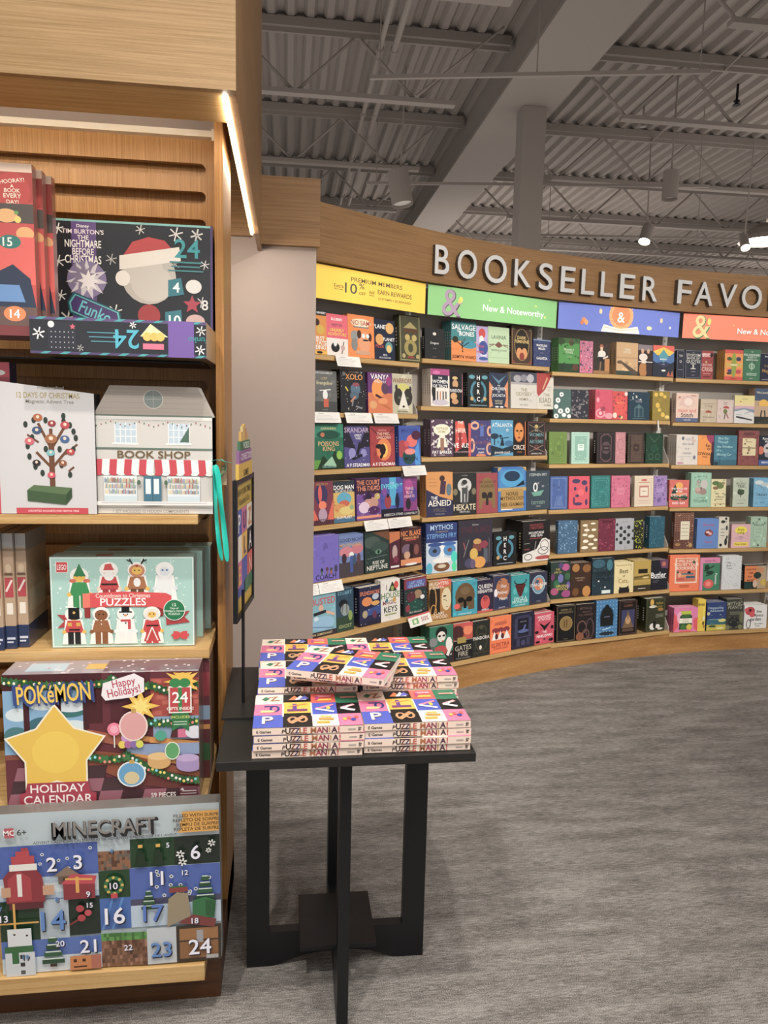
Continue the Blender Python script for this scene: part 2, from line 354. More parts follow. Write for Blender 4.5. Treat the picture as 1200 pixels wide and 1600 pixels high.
tag(fas, 'long curved oak fascia board carrying raised white sign letters', 'fascia board')
pl = arc_band('plinth', .24, 4.9, -.1, .115, 0, .142, W_K)
tag(pl, 'curved oak plinth running along the carpet under the book bays', 'plinth')
# raised letters : (character, bay, u0, u1)
for ch, b, u0, u1 in (('B',2,.007,.104),('O',2,.165,.302),('O',2,.358,.521),('K',2,.574,.706),('S',2,.757,.869),('E',3,-.03,.076),('L',3,.128,.227),('L',3,.276,.373),('E',3,.423,.542),('R',3,.599,.722),('F',3,.869,.986),('A',4,.042,.179),('V',4,.227,.362),('O',4,.402,.558),('R',4,.62,.74)):
    v, f, wd = glyphs(ch, .008, 5); a = at(b, u0, .0, 0); c = at(b, u1, .0, 0); d = (c-a); L = d.length; d.normalize(); nn = Vector((d.y, -d.x, 0))
    mid = (a+c)/2; best = min((i/400 for i in range(0, 1960)), key=lambda t: (arc(t)-mid.xy).length); q = arc(best)
    mid = Vector((q.x, q.y, 0)); H = .146; z0 = 2.336; x0 = min(p[0] for p in v); x1 = max(p[0] for p in v); sx = L*.98/(x1-x0)
    def PT(p, off): return tuple(mid+d*((p[0]-(x0+x1)/2)*sx)+nn*off+Vector((0, 0, z0+p[1]*H)))
    mb = MB(); n = len(v)
    from collections import Counter
    ed = Counter()
    for q in f:
        for i in range(len(q)): ed[tuple(sorted((q[i], q[(i+1) % len(q)])))] += 1
    mb.faces([PT(p, .078) for p in v], f, m=0)
    for q in f:
        for i in range(len(q)):
            i0, i1 = q[i], q[(i+1) % len(q)]
            if ed[tuple(sorted((i0, i1)))] == 1: mb.poly([PT(v[i0], .078), PT(v[i0], .048), PT(v[i1], .048), PT(v[i1], .078)], m=1)
    o = mb.build('sign_letter', [M_LETTER, M_LSIDE], fas); o['label'] = 'raised white letter '+ch
SHP = {1: -.02, 2: -.02, 3: .0, 4: .02, 5: .05, 6: .09, 7: .115}
SHZ = {(1, 1): 1.8690, (1, 2): 1.5906, (1, 3): 1.3088, (1, 4): 1.0339, (1, 5): 0.7541, (1, 6): 0.4864, (1, 7): 0.1700, (2, 1): 1.8962, (2, 2): 1.6367, (2, 3): 1.3531, (2, 4): 1.0150, (2, 5): 0.6943, (2, 6): 0.4333, (2, 7): 0.1746, (3, 1): 1.8705, (3, 2): 1.5826, (3, 3): 1.2975, (3, 4): 1.0095, (3, 5): 0.7287, (3, 6): 0.4482, (3, 7): 0.1669, (4, 1): 1.8672, (4, 2): 1.5748, (4, 3): 1.2862, (4, 4): 0.9982, (4, 5): 0.7145, (4, 6): 0.4274, (4, 7): 0.1466}
BANN = {1: 'yellow', 2: 'green', 3: 'blue', 4: 'orange'}
for b in (1, 2, 3, 4):
    o, t, n, L, a = bay(b); root = empty('bookcase_bay', (o.x, o.y, 0), a)
    tag(root, {1: 'leftmost curved-wall book bay under the yellow banner', 2: 'book bay under the green banner with books on seven shelves', 3: 'book bay under the blue banner holding cloth-bound classics', 4: 'rightmost book bay under the orange banner, cut by the frame'}[b], 'bookcase', 'book bays of the curved wall')
    u0 = .21 if b == 1 else .0
    mb = MB(); mb.box((u0, .17, .1), (L, .19, 2.3)); mb.build('back_panel', M_PANEL, root)
    mb = MB(); mb.box((L-.02, .13, .1), (L+.02, .168, 2.28))
    for z in range(60): mb.box((L-.005, .128, .15+z*.035), (L+.005, .1302, .165+z*.035), m=1)
    mb.build('upright', [M_STD, M_PANEL], root)
    for r in range(1, 8):
        z = SHZ[b, r]; p = SHP[r]; mb = MB(); e = .012
        mb.box((u0+e*.6, -p-.004, z-.024), (L-e, .165, z)); s = mb.build('shelf', W_SH, root, .0015)
        mb = MB(); x = L-.006; mb.prism([(-p+.01, z-.03), (.165, z-.06), (.165, z+.15), (-p+.08, z+.12), (-p+.01, z+.02)], 'x', x-.0015, x+.0015); mb.build('end_bracket', M_BRK, s)
    if b == 4: continue
# continuation of bay 4 side is past the frame
def banner(b, u0, u1, spec, lab):
    o, t, n, L, a = bay(b); root = MB(); W = u1-u0; H = .158
    root.box((0, 0, 0), (W, .008, H), lin('333')); c = lin({1: 'f2c62c', 2: '84c27a', 3: '6276cc', 4: 'f07a58'}[b])
    root.poly([(0, -.0004, 0), (W, -.0004, 0), (W, -.0004, H), (0, -.0004, H)], c)
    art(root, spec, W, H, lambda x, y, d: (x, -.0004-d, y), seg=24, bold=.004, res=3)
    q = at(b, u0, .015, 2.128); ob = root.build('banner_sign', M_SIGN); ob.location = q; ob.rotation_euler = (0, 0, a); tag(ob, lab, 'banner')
banner(1, .2, .968, "p6a5a98 0 .0 .02 .0 .03 .1 .015 .45 0 .6;w.55 .72 .13 5c5438 .45 0 PREMIUM MEMBERS;w.225 .46 .12 5c5438 .075 3 Extra;l.19 .36 .26 .35 .003 5c5438;w.325 .44 .3 4c5048 .1 0 10;w.415 .55 .16 4c5048 .045 0 %;w.42 .33 .09 5c5438 .055 0 OFF;w.5 .42 .11 5c5438 .045 3 And;w.71 .47 .14 5c5438 .31 0 EARN REWARDS;w.71 .26 .075 7c7040 .3 0 10 STAMPS = $5 REWARD!;l.48 .32 .525 .32 .003 5c5438", 'yellow banner offering premium members ten percent off, leftmost on the curved wall')
banner(2, .008, .964, "k.17 .48 .95 5a4a58 0 &;k.165 .5 .9 a890a8 0 &;e.235 .62 .012 .1 f0d060;e.225 .55 .01 .1 e8c050;l.2 .45 .25 .5 .004 a890a8;w.645 .45 .22 ffffff .49 0 New & Noteworthy;e.45 .72 .008 .03 c8e070;e.82 .72 .01 .03 c8e070;e.9 .35 .008 .04 e0e080", 'green banner reading New & Noteworthy')
banner(3, .008, .958, "e.5 .68 .1 .55 f0a060;g.41 .2 .59 .98 9 6 .004 f8d8a0;e.5 .68 .075 .4 e88048;t.5 .62 .4 fff &;p f4eedc .34 .02 .36 .3 .5 .16 .5 .0;p f4eedc .66 .02 .64 .3 .5 .16 .5 .0;l.36 .2 .5 .1 .003 b09878;l.64 .2 .5 .1 .003 b09878;e.2 .4 .018 .1 e08850;e.185 .3 .014 .08 d07040;e.22 .32 .014 .1 e8a060;e.33 .78 .012 .1 e8d0a0;e.74 .28 .022 .08 e8d8a8;e.84 .62 .012 .1 e8c8a0;e.92 .36 .008 .05 f0e8d8", 'blue banner with round ampersand emblem over an open book')
banner(4, .008, .96, "k.15 .5 .98 508058 0 &;k.145 .52 .92 e8d090 0 &;e.205 .72 .014 .14 f8d868;l.17 .5 .22 .52 .004 e8d090;e.4 .62 .004 .03 f8c860;e.75 .72 .008 .03 f8d080;w.68 .4 .22 fff .49 0 New & Noteworthy", 'orange red banner reading New & Noteworthy, cut by the right edge')

q0, q1 = Vector(J[4]), Vector((4.52, 4.72)); mb = MB(); mb.faces([(q0.x, q0.y+.14, 0), (q1.x, q1.y+.14, 0), (q1.x, q1.y+.2, 0), (q0.x, q0.y+.2, 0), (q0.x, q0.y+.14, 2.29), (q1.x, q1.y+.14, 2.29), (q1.x, q1.y+.2, 2.29), (q0.x, q0.y+.2, 2.29)], [(0,3,2,1),(4,5,6,7),(0,1,5,4),(1,2,6,5),(2,3,7,6),(3,0,4,7)]); struct('wall_right', mb, M_PANEL)
# ---------------------------------------------------------------- books on the wall
LEAN = {1: 4, 2: 4, 3: 4, 4: 4, 5: 3, 6: 3, 7: 3}
ROWN = {1: 'top shelf', 2: 'second shelf', 3: 'third shelf', 4: 'fourth shelf', 5: 'fifth shelf', 6: 'sixth shelf', 7: 'lowest shelf'}
def make_book(W, H, T, base, spec):
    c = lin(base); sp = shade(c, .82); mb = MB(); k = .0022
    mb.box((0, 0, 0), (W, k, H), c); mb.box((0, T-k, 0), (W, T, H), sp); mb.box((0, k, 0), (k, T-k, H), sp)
    rn = random.Random(spec)
    # lettering band on the spine
    cc = lin(rn.choice(['ddd', 'e8d8a0', 'c8c8c8', 'f0f0f0'])) if sum(c) < .9 else lin('444')
    mb.poly([(-.0003, T*.65, H*.3), (-.0003, T*.35, H*.3), (-.0003, T*.35, H*.8), (-.0003, T*.65, H*.8)], shade(sp, .8))
    for i in range(6):
        z = H*(.34+.07*i); mb.poly([(-.0006, T*.6, z), (-.0006, T*.4, z), (-.0006, T*.4, z+H*.035), (-.0006, T*.6, z+H*.035)], cc)
    nd = sum(q in spec for q in ';n') and spec.count(';n')
    if len(spec) > 60 and not nd and rn.random() < .8:
        for q in range(rn.randint(8, 16)):
            cx, cy = rn.uniform(.05, .95), rn.uniform(.05, .95); rr = rn.uniform(.02, .09); fk = rn.choice([.72, .82, 1.2, 1.35]) if max(c) < .65 else rn.choice([.86, .92]); cc2 = shade(c, fk)
            P = [(cl(cx+rr*rn.uniform(.5, 1.2)*math.cos(t)), cl(cy+rr*rn.uniform(.4, 1)*math.sin(t))) for t in [i*math.pi/4 for i in range(8)]]
            mb.poly([(px*W, -.00003-.000008*q, py*H) for px, py in P], cc2)
    art(mb, spec, W, H, lambda x, y, d: (x, -d, y))
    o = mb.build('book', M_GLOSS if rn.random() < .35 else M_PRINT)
    pg = MB(); pg.box((k+.0005, k+.0003, .003), (W-.003, T-k-.0003, H-.003)); pg.build('page_block', M_PAGE, o)
    return o
def put_book(b, r, u, w_, h, T, base, copies, spec, desc):
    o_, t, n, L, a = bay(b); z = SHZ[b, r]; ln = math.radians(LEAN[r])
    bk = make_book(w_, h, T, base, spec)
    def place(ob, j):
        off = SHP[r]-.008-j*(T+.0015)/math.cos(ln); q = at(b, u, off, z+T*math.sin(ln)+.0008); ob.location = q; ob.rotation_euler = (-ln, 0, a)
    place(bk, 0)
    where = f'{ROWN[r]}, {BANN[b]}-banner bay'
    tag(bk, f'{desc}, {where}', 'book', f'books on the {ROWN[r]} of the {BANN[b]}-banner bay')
    dist = SHP[r]-.008+.165; mx = int((dist-T-h*math.sin(ln))/(T+.0015)) if copies else 0
    for j in range(1, min(copies, max(mx, 0))+1):
        c = copy_tree(bk); place(c, j)
        short = ' '.join(desc.split(',')[0].split()[:6]).rstrip()
        c['label'] = f'{["", "second", "third", "fourth", "fifth"][j]} copy behind the {short}, {where}'
# bay, shelf, left edge along the shelf, width, height, thickness, board colour, copies behind, artwork, look
BOOKS = [
 (1, 1, 0.249, 0.092, 0.212, 0.03, 'e08a20', 0, 'r0 .88 1 1 222;t.5 .94 .05 fff FIRST NEWBERY;e.35 .72 .2 .08 3a2a20;e.6 .56 .26 .11 d8b030;t.5 .36 .09 fff FIRST;t.55 .26 .09 fff STATE;t.5 .16 .09 fff BEING;r0 0 1 .08 f0b020;e.5 .04 .2 .03 222', 'orange paperback with gold medal and white title'),
 (1, 1, 0.339, 0.136, 0.202, 0.025, 'e8506a', 1, 'r0 0 1 .42 f4e6e0;t.5 .88 .06 fff BLUBBER;t.5 .74 .06 204060 NOT SO;t.5 .62 .07 f0e020 UNLIKELY;t.5 .52 .07 f8d030 ADVENTURE;e.4 .2 .2 .12 222;e.4 .3 .08 .08 eee;l.7 .05 .8 .35 .04 333;e.75 .2 .1 .07 caa', 'pink paperback with white lower panel and black drawing'),
 (1, 1, 0.476, 0.176, 0.213, 0.03, 'f08010', 1, 'e.5 .82 .4 .1 f6e0c0;t.5 .82 .11 b83020 NO SAM!;r.2 .7 .8 .73 888;e.25 .5 .15 .13 9a9a98;e.24 .3 .12 .15 8a8a88;e.62 .35 .22 .27 e89868;e.42 .55 .08 .1 4a2a20;e.83 .5 .07 .1 4a2a20;e.58 .52 .06 .05 fff;e.74 .52 .06 .05 fff;e.66 .42 .12 .02 222;e.55 .12 .3 .05 d0a080', 'bright orange hardcover with round cartoon creature'),
 (1, 1, 0.654, 0.144, 0.206, 0.03, '1c2640', 0, 't.3 .82 .1 fff PLANET;e.75 .8 .2 .14 e8b060;e.25 .5 .2 .14 e0a050;t.7 .52 .08 fff PLANET;t.25 .33 .07 d04030 PIZZA;e.7 .32 .18 .14 60a0a0;e.7 .28 .12 .1 f0c070;t.5 .12 .05 dde MEG;t.5 .05 .04 dde MCCULLOUGH', 'navy paperback with yellow pastry shapes'),
 (1, 1, 0.831, 0.16, 0.247, 0.045, '4a4a30', 0, 'f.04 .03 a8a070;r.2 .62 .85 .72 5a3a20;p b0a060 .2 .72 .52 .86 .85 .72;e.38 .52 .12 .07 c8b060;e.7 .52 .12 .07 c8b060;e.52 .3 .3 .18 a89850;e.52 .3 .12 .1 4a4a30;e.2 .12 .08 .05 b8a868;e.85 .12 .08 .05 b8a868;e.52 .1 .18 .03 903020', 'thick olive green hardcover with gold village ornament'),
 (1, 2, 0.255, 0.155, 0.202, 0.02, '6a6c6c', 0, 'r0 .0 1 .26 4a4c4c;t.5 .95 .045 ddd KATE DICAMILLO;t.5 .82 .06 c8b070 LOST;t.5 .71 .08 d8d0a0 Evangeline;l.3 .52 .75 .55 .03 eee;e.52 .42 .1 .12 f0f0f0;r.45 .12 .65 .32 c85030;t.5 .06 .03 aaa A NOVEL', 'grey hardcover with small white figure on red block'),
 (1, 2, 0.432, 0.167, 0.215, 0.035, '14141c', 1, 't.55 .84 .13 f09830 XOLO;t.55 .95 .03 c0a080 DONNA BARBA;e.6 .55 .2 .14 50708a;e.62 .66 .14 .05 904050;e.55 .4 .18 .1 486478;l.4 .25 .6 .38 .06 c87850;l.6 .15 .85 .1 .05 8a8a90;l.45 .15 .5 .3 .05 8a8a90;n 3 30 .012 eee;l.2 .6 .3 .5 .05 d8c030;e.15 .9 .06 .05 777', 'black hardcover with orange title and blue dancing beast'),
 (1, 2, 0.617, 0.173, 0.211, 0.03, '6a3078', 1, 'r0 0 1 .5 d87038;e.4 .6 .25 .25 f09020;e.7 .62 .16 .15 604060;t.5 .9 .13 fff VANYA;t.55 .78 .06 eee WILD HUNT;l.3 .45 .6 .35 .08 502030;l.5 .25 .9 .1 .06 c06020;e.6 .3 .2 .08 e89050;e.2 .2 .15 .1 e0a060;e.85 .8 .12 .12 a03080', 'purple and orange fantasy cover with flying beast'),
 (1, 2, 0.789, 0.15, 0.213, 0.025, 'c8c4a8', 0, 't.5 .83 .12 883828 WARRIORS;e.55 .66 .3 .1 d8d070;e.3 .42 .22 .22 3a3838;e.78 .42 .22 .22 3a3838;p eeeade .55 .62 .3 .12 .8 .12;e.35 .4 .06 .03 708060;e.75 .4 .06 .03 708060;e.55 .18 .06 .03 332222;t.5 .05 .04 443 ERIN HUNTER;e.2 .65 .06 .08 3a3838;e.9 .62 .06 .08 3a3838', 'cream paperback with black and white cat face'),
 (1, 3, 0.254, 0.188, 0.223, 0.035, '1a6a50', 0, 'r0 .7 1 1 2a8a70;r0 0 1 .2 5a9a38;e.5 .76 .4 .1 145040;t.5 .9 .05 d8d090 ALEXANDRIA;e.3 .76 .07 .05 c06a40;t.5 .56 .1 d8b070 POISONS;t.5 .45 .1 d8b070 KING;p 183820 .1 0 .3 .3 .5 .15 .7 .4 1 .2 1 0;p 9ac8a8 .3 .08 .6 .28 .75 .05;t.5 .05 .05 8ac8c0 DAUGHTER;e.85 .3 .1 .1 8ac040', 'green fantasy hardcover with dark forest and glowing pool'),
 (1, 3, 0.446, 0.172, 0.214, 0.04, '4a4488', 1, 'p 201c30 0 1 0 .5 .45 .45 .1 1;p 201c30 1 1 1 .5 .55 .45 .9 1;t.5 .9 .12 c8b0d0 SKANDAR;t.55 .77 .06 eee SPIRIT;t.55 .7 .05 eee WAR;l.5 .3 .62 .6 .1 1a1828;e.3 .35 .14 .12 8a88c8;e.75 .35 .12 .1 8a88c8;l.3 .2 .7 .3 .08 141424;t.55 .06 .08 fff A F STEADMAN;n 5 20 .02 b0b0e0', 'violet hardcover with white title and winged black creature'),
 (1, 3, 0.622, 0.176, 0.213, 0.04, 'a82430', 1, 'e.55 .42 .3 .28 e87828;e.55 .4 .16 .18 f8c040;t.5 .9 .04 e0a0a0 SKANDAR;t.55 .81 .07 f0c8b0 THE FIRST;t.55 .72 .07 f0c8b0 UNICORN;e.5 .42 .12 .14 281420;l.4 .2 .6 .45 .1 281420;e.35 .5 .14 .06 281420;t.55 .06 .08 fff A F STEADMAN;l.05 .95 .3 .8 .03 602030;l.95 .95 .75 .8 .03 602030', 'red hardcover with black winged horse on orange flame'),
 (1, 3, 0.829, 0.165, 0.216, 0.035, '2a50b0', 1, 'e.15 .42 .3 .22 b03040;t.5 .88 .1 1c3890 MAGNET;e.6 .62 .25 .16 e8605a;e.8 .76 .22 .12 502040;e.35 .55 .12 .08 d04050;p 2a90e0 .9 .6 .65 .3 .75 0 1 0;e.45 .22 .3 .2 205050;t.55 .17 .1 181830 MOON;e.5 .35 .25 .08 f08080', 'royal blue cover with coral face and blue wave'),
 (1, 4, 0.229, 0.136, 0.214, 0.03, '7a2040', 0, 'r0 0 1 .14 501830;e.45 .7 .3 .25 30205a;e.4 .72 .09 .2 d84030;p e05028 0 .5 .3 .1 0 .1;p e05028 1 .6 .7 .1 1 .1;e.5 .45 .18 .1 f07040;e.5 .22 .2 .16 b898b0;t.5 .94 .05 c09040 HOUSE OF;t.5 .09 .08 402020 RUSSELL', 'dark red and purple paperback with demon figure'),
 (1, 4, 0.367, 0.138, 0.213, 0.03, 'd8b050', 0, 'r0 .72 1 1 1a2838;t.5 .84 .1 fff DOG MAN;t.5 .75 .05 e0e0e0 BIG JIM BELIEVES;e.5 .56 .35 .16 48a8c8;e.5 .45 .25 .08 c85030;e.3 .35 .3 .1 d89040;e.6 .28 .35 .1 e0c870;r0 0 1 .12 2a6a90;t.5 .12 .06 fff DAV PILKEY;e.85 .35 .1 .06 90b080;n 9 14 .03 c04830', 'comic paperback with black sky and yellow ground'),
 (1, 4, 0.518, 0.169, 0.217, 0.035, '70409a', 1, 'r0 .62 1 1 40203a;t.5 .9 .11 e8885a THE COURT;t.5 .76 .11 e8885a THE DEAD;e.5 .55 .25 .12 4a2060;e.6 .4 .3 .14 c89080;e.3 .3 .22 .14 e0c8e0;e.7 .22 .25 .1 502060;r0 .04 1 .1 e89060;e.85 .55 .12 .08 c8b060;p 28143a .35 .5 .5 .75 .62 .5;n 4 16 .02 f0d0e0', 'purple paperback with orange title and horned figure'),
 (1, 4, 0.689, 0.163, 0.215, 0.025, '3a48a8', 0, 'r.38 .3 .68 1 30a8d8;t.5 .86 .05 c8e0f8 THE;t.5 .78 .12 60e0f0 EXPERIMENT;e.3 .4 .15 .18 a02838;e.72 .4 .1 .18 141c40;e.3 .55 .06 .05 201430;e.72 .55 .06 .05 141c40;r0 0 1 .22 1a1830;t.55 .07 .06 ddd REBECCA STEAD;e.15 .65 .12 .1 8040a0;e.85 .7 .12 .1 3060c0', 'blue cover with two silhouettes and cyan beam'),
 (1, 4, 0.852, 0.107, 0.213, 0.025, '8a2880', 0, 'e.4 .75 .3 .2 b03090;e.7 .55 .3 .2 4a2a90;t.45 .7 .07 f0b8c0 THREE;t.45 .6 .07 f0b8c0 BLUE;t.45 .5 .07 f0b8c0 HEARTS;e.35 .3 .18 .15 140820;r0 0 1 .12 180a24;t.5 .06 .05 ddd LYNNE KELLY;l.1 .9 .9 .85 .02 d060c0', 'magenta cover with swirling pink sky'),
 (1, 5, 0.212, 0.169, 0.228, 0.03, '6a5ac0', 2, 't.5 .09 .11 141830 COACH;e.35 .24 .05 .05 2a2a40;e.55 .25 .05 .05 603840;e.7 .23 .05 .05 405038;e.88 .24 .06 .09 404060;l.35 .13 .35 .22 .06 507060;l.55 .13 .55 .22 .06 806070;l.7 .13 .7 .22 .06 a06040;l.3 .86 .75 .87 .01 8070d0', 'plain violet hardcover with small group of children'),
 (1, 5, 0.383, 0.161, 0.217, 0.02, '6a80b8', 2, 'r0 0 1 .35 4a4048;e.3 .6 .3 .12 d07888;e.75 .65 .25 .12 c87080;t.5 .88 .08 2a3a60 GOOD NIGHT;t.5 .76 .08 d0a060 MOCKINGBIRD;e.5 .52 .1 .07 eee;l.5 .1 .5 .5 .12 3050a0;e.2 .45 .1 .12 402838;e.8 .4 .08 .14 60404a;e.62 .4 .08 .12 38547a', 'blue and pink cover with crowd of figures'),
 (1, 5, 0.554, 0.174, 0.215, 0.03, '283c3a', 2, 'p 7a4a30 .3 1 1 1 1 .75;e.3 .75 .35 .15 4a5c58;e.6 .62 .35 .14 3a504c;e.55 .5 .13 .06 6a9a80;e.55 .5 .05 .05 141c1c;t.55 .24 .08 e8e8e0 RISE OF;t.5 .12 .11 e8e8e0 NEPTUNE;l.1 .35 .9 .4 .03 5a6c68;n 8 24 .02 5a6a66', 'dark green cover with dragon eye'),
 (1, 5, 0.73, 0.077, 0.203, 0.03, '5a1c30', 2, 'p d07030 0 1 0 .7 1 .8 1 1;e.5 .6 .35 .15 4a2038;e.5 .45 .25 .2 c0a0a0;r.1 .04 .9 .09 eee;e.6 .25 .25 .1 802848', 'narrow maroon and orange cover half hidden'),
 (1, 5, 0.812, 0.16, 0.215, 0.03, '48242c', 2, 't.5 .86 .13 f08830 NIC BLAKE;t.5 .74 .06 f0a040 REMARKABLES;r.25 .67 .75 .7 c03030;e.3 .45 .25 .14 7a6078;e.5 .45 .1 .14 281820;l.5 .2 .5 .45 .14 301820;e.75 .42 .12 .14 8a5048;r0 .05 1 .2 e08850;e.5 .06 .3 .03 eee;e.3 .3 .15 .1 d0a080', 'dark brown cover with flaming orange title and heroes'),
 (1, 6, 0.179, 0.156, 0.221, 0.02, '7ab0c0', 2, 'r0 0 1 .12 382838;t.5 .8 .15 c02828 BUSTED;e.4 .65 .1 .07 d8a890;l.1 .52 .6 .56 .1 22242c;l.6 .55 .95 .45 .08 d8a890;e.45 .3 .48 .16 8ab8d8;e.2 .42 .1 .05 c8dce8;l.05 .25 .9 .15 .03 5078a0;t.4 .06 .05 d0c080 DAN GEMEINHART', 'pale blue cover with red title and surfing boy'),
 (1, 6, 0.337, 0.114, 0.22, 0.02, '2a4a60', 2, 't.5 .9 .08 70b0c8 STUART;e.4 .65 .25 .1 181c28;e.5 .5 .25 .14 90a0a0;r0 0 1 .35 304838;t.5 .12 .08 a0b070 GHOST;e.8 .35 .12 .12 88a050;l.3 .4 .4 .65 .04 501c20;l.6 .4 .6 .65 .04 501c20', 'dark teal cover with ghostly house and grass'),
 (1, 6, 0.49, 0.148, 0.204, 0.055, '23254a', 2, 't.5 .84 .1 e87838 SPLENDIWORK;e.35 .62 .24 .12 e08030;e.75 .55 .2 .06 e0a040;e.75 .72 .16 .08 b8c8d8;r0 0 1 .1 20203a;p 2a4890 .3 .4 1 .5 1 .25 .3 .25;e.25 .3 .12 .1 b0a080;e.7 .25 .1 .1 6a3050;n 2 16 .02 ccd', 'thick navy hardcover with orange lettering and goldfish shapes'),
 (1, 6, 0.639, 0.14, 0.224, 0.015, 'eeeae4', 2, 't.3 .82 .12 7a2048 I;p 283828 .4 .72 .6 .95 .85 .7;e.8 .85 .12 .09 d83028;e.6 .78 .08 .06 a0b060;t.5 .62 .14 58884a HOUSE;t.45 .45 .1 903848 MAGIC;t.5 .28 .14 283830 KEYS;r.2 .14 .8 .17 90a050;e.7 .5 .08 .06 d8a030;e.3 .5 .07 .05 3080a0', 'white rounded cover with multicoloured letters'),
 (1, 6, 0.811, 0.174, 0.207, 0.035, '28383c', 2, 'r0 .72 1 1 8a2838;r.1 .74 .95 .94 5a50a0;t.52 .88 .07 90c8f0 LAST KIDS;t.52 .79 .08 90c8f0 ON EARTH;e.6 .55 .18 .12 a08060;e.3 .5 .2 .15 602838;e.8 .45 .1 .06 e8e8e8;e.5 .25 .35 .15 1c5048;t.5 .08 .05 c0d0c0 MAX BRALLIER;e.15 .2 .1 .1 902840;n 4 20 .02 70a088', 'dark green and red cover with monsters'),
 (2, 1, 0.031, 0.132, 0.166, 0.03, '16181a', 0, 'e.5 .82 .09 .05 e8e4d8;t.5 .52 .07 e0e0e0 Dragons;t.5 .34 .025 999 OF LOVE;t.5 .06 .025 888 PENGUIN', 'plain black hardcover with tiny white emblem'),
 (2, 1, 0.213, 0.179, 0.222, 0.02, '3a8a90', 3, 'r0 0 1 .5 e88020;e.7 .42 .35 .1 2a90a8;t.5 .85 .13 fff SALVAGE;t.3 .74 .05 fff THE;t.62 .69 .11 fff BONES;e.16 .53 .12 .08 2a3020;l.45 .22 .42 .5 .04 3a2418;l.42 .38 .2 .5 .03 3a2418;l.43 .35 .7 .48 .03 3a2418;l.45 .42 .55 .58 .02 3a2418;t.5 .1 .08 4a2010 JESMYN WARD;r.0 .28 1 .3 e07818', 'teal and orange paperback with bare tree'),
 (2, 1, 0.393, 0.086, 0.205, 0.02, 'b8a8d8', 0, 'e.5 .8 .3 .14 c83030;e.45 .62 .2 .12 f0e8e8;e.6 .4 .4 .2 2a4898;t.3 .45 .08 c83040 Clytem;t.3 .3 .08 c83040 nestra;t.6 .2 .06 fff Casati;e.6 .1 .4 .05 2858a0', 'lavender cover with red and blue profile'),
 (2, 1, 0.481, 0.162, 0.21, 0.02, 'bcd8b0', 0, 't.5 .72 .1 5a7058 LAVINIA;p 7a4838 .3 .5 .5 .6 .7 .5 .5 .42;l.05 .5 .3 .52 .03 7a4838;l.7 .52 .95 .5 .03 7a4838;t.5 .36 .045 5a7058 URSULA K. LE GUIN;l.05 .44 .25 .5 .02 7a4838;l.95 .44 .75 .5 .02 7a4838;l.1 .15 .9 .15 .01 90b088', 'pale green paperback with brown laurel ornament'),
 (2, 1, 0.659, 0.167, 0.23, 0.02, '4a3428', 1, 'f.03 .03 8a7048;e.5 .52 .36 .42 2a2420;o.5 .52 .36 .42 .03 a08850;t.5 .7 .08 e0c070 DARK;t.5 .6 .08 e0c070 FEMININE;e.38 .3 .14 .14 d89050;e.62 .3 .14 .14 d89050;e.5 .22 .12 .1 903020;e.1 .93 .07 .04 6a7850;e.9 .93 .07 .04 6a7850;e.1 .07 .07 .04 883828;e.9 .07 .07 .04 883828', 'dark brown cover with gold oval frame'),
 (2, 1, 0.836, 0.142, 0.162, 0.02, '28386a', 0, 't.5 .78 .08 fff MADELINE;t.5 .66 .08 fff MILLER;t.5 .3 .09 fff GALATEA;n 6 30 .02 5068a8;r0 .95 1 1 7088b0;t.5 .5 .03 aab A STORY', 'small navy paperback with white lettering'),
 (2, 2, 0.081, 0.131, 0.208, 0.02, 'eee4dc', 3, 'r0 .82 1 1 b03880;r.08 .5 .92 .84 22283c;r.1 .1 .25 .55 28303c;e.15 .4 .1 .18 222;t.5 .76 .05 fff THE;t.5 .66 .09 fff WOMEN;t.5 .54 .08 fff OF TROY;l.35 .15 .35 .4 .06 40343c;l.5 .12 .5 .4 .06 d08060;l.65 .14 .65 .4 .06 28283a;l.8 .2 .8 .4 .06 40343c;e.5 .1 .45 .08 c8c0d0;e.3 .9 .2 .05 d860a8', 'white paperback with purple sky and black title panel'),
 (2, 2, 0.213, 0.095, 0.197, 0.02, '16161a', 0, 'e.4 .82 .2 .05 d8b878;e.42 .65 .22 .12 c89868;e.38 .48 .28 .1 181820;t.5 .46 .09 eee PANDORA;e.3 .3 .25 .1 d0a068;e.4 .15 .25 .08 c89060;e.88 .7 .07 .2 28282c;l.95 .05 .95 .95 .04 b06070', 'black paperback with golden statue and pink edge'),
 (2, 2, 0.342, 0.159, 0.198, 0.02, '1c2426', 2, 'o.5 .45 .38 .35 .1 3a88a0;e.2 .88 .14 .06 5aa0b0;e.8 .88 .14 .06 5aa0b0;r.38 .08 .62 .95 141818;t.5 .86 .13 fff H;t.5 .66 .13 fff E;t.5 .45 .13 fff R;t.5 .24 .13 fff C;e.2 .25 .08 .06 c8a060;e.8 .25 .08 .06 c8a060;r.1 .05 .9 .07 8ab', 'black paperback with vertical white letters, stack of three'),
 (2, 2, 0.503, 0.146, 0.205, 0.02, '2a3450', 0, 'p d88850 0 .75 .2 .6 .1 .3 .2 .05 0 0;p d88850 1 .8 .8 .6 .9 .3 .8 .05 1 0;p 5a88a0 .1 .95 .5 .68 .9 .95 .5 .78;t.5 .64 .04 fff THE;t.5 .55 .08 e8eef0 CHILDREN;t.5 .46 .05 e8eef0 OF;t.5 .36 .08 e8eef0 JOCASTA;t.5 .2 .05 d8d0b0 NATALIE;t.5 .13 .05 d8d0b0 HAYNES;e.4 .03 .1 .02 fff;e.65 .03 .1 .02 fff', 'navy and tan paperback with amphora shape'),
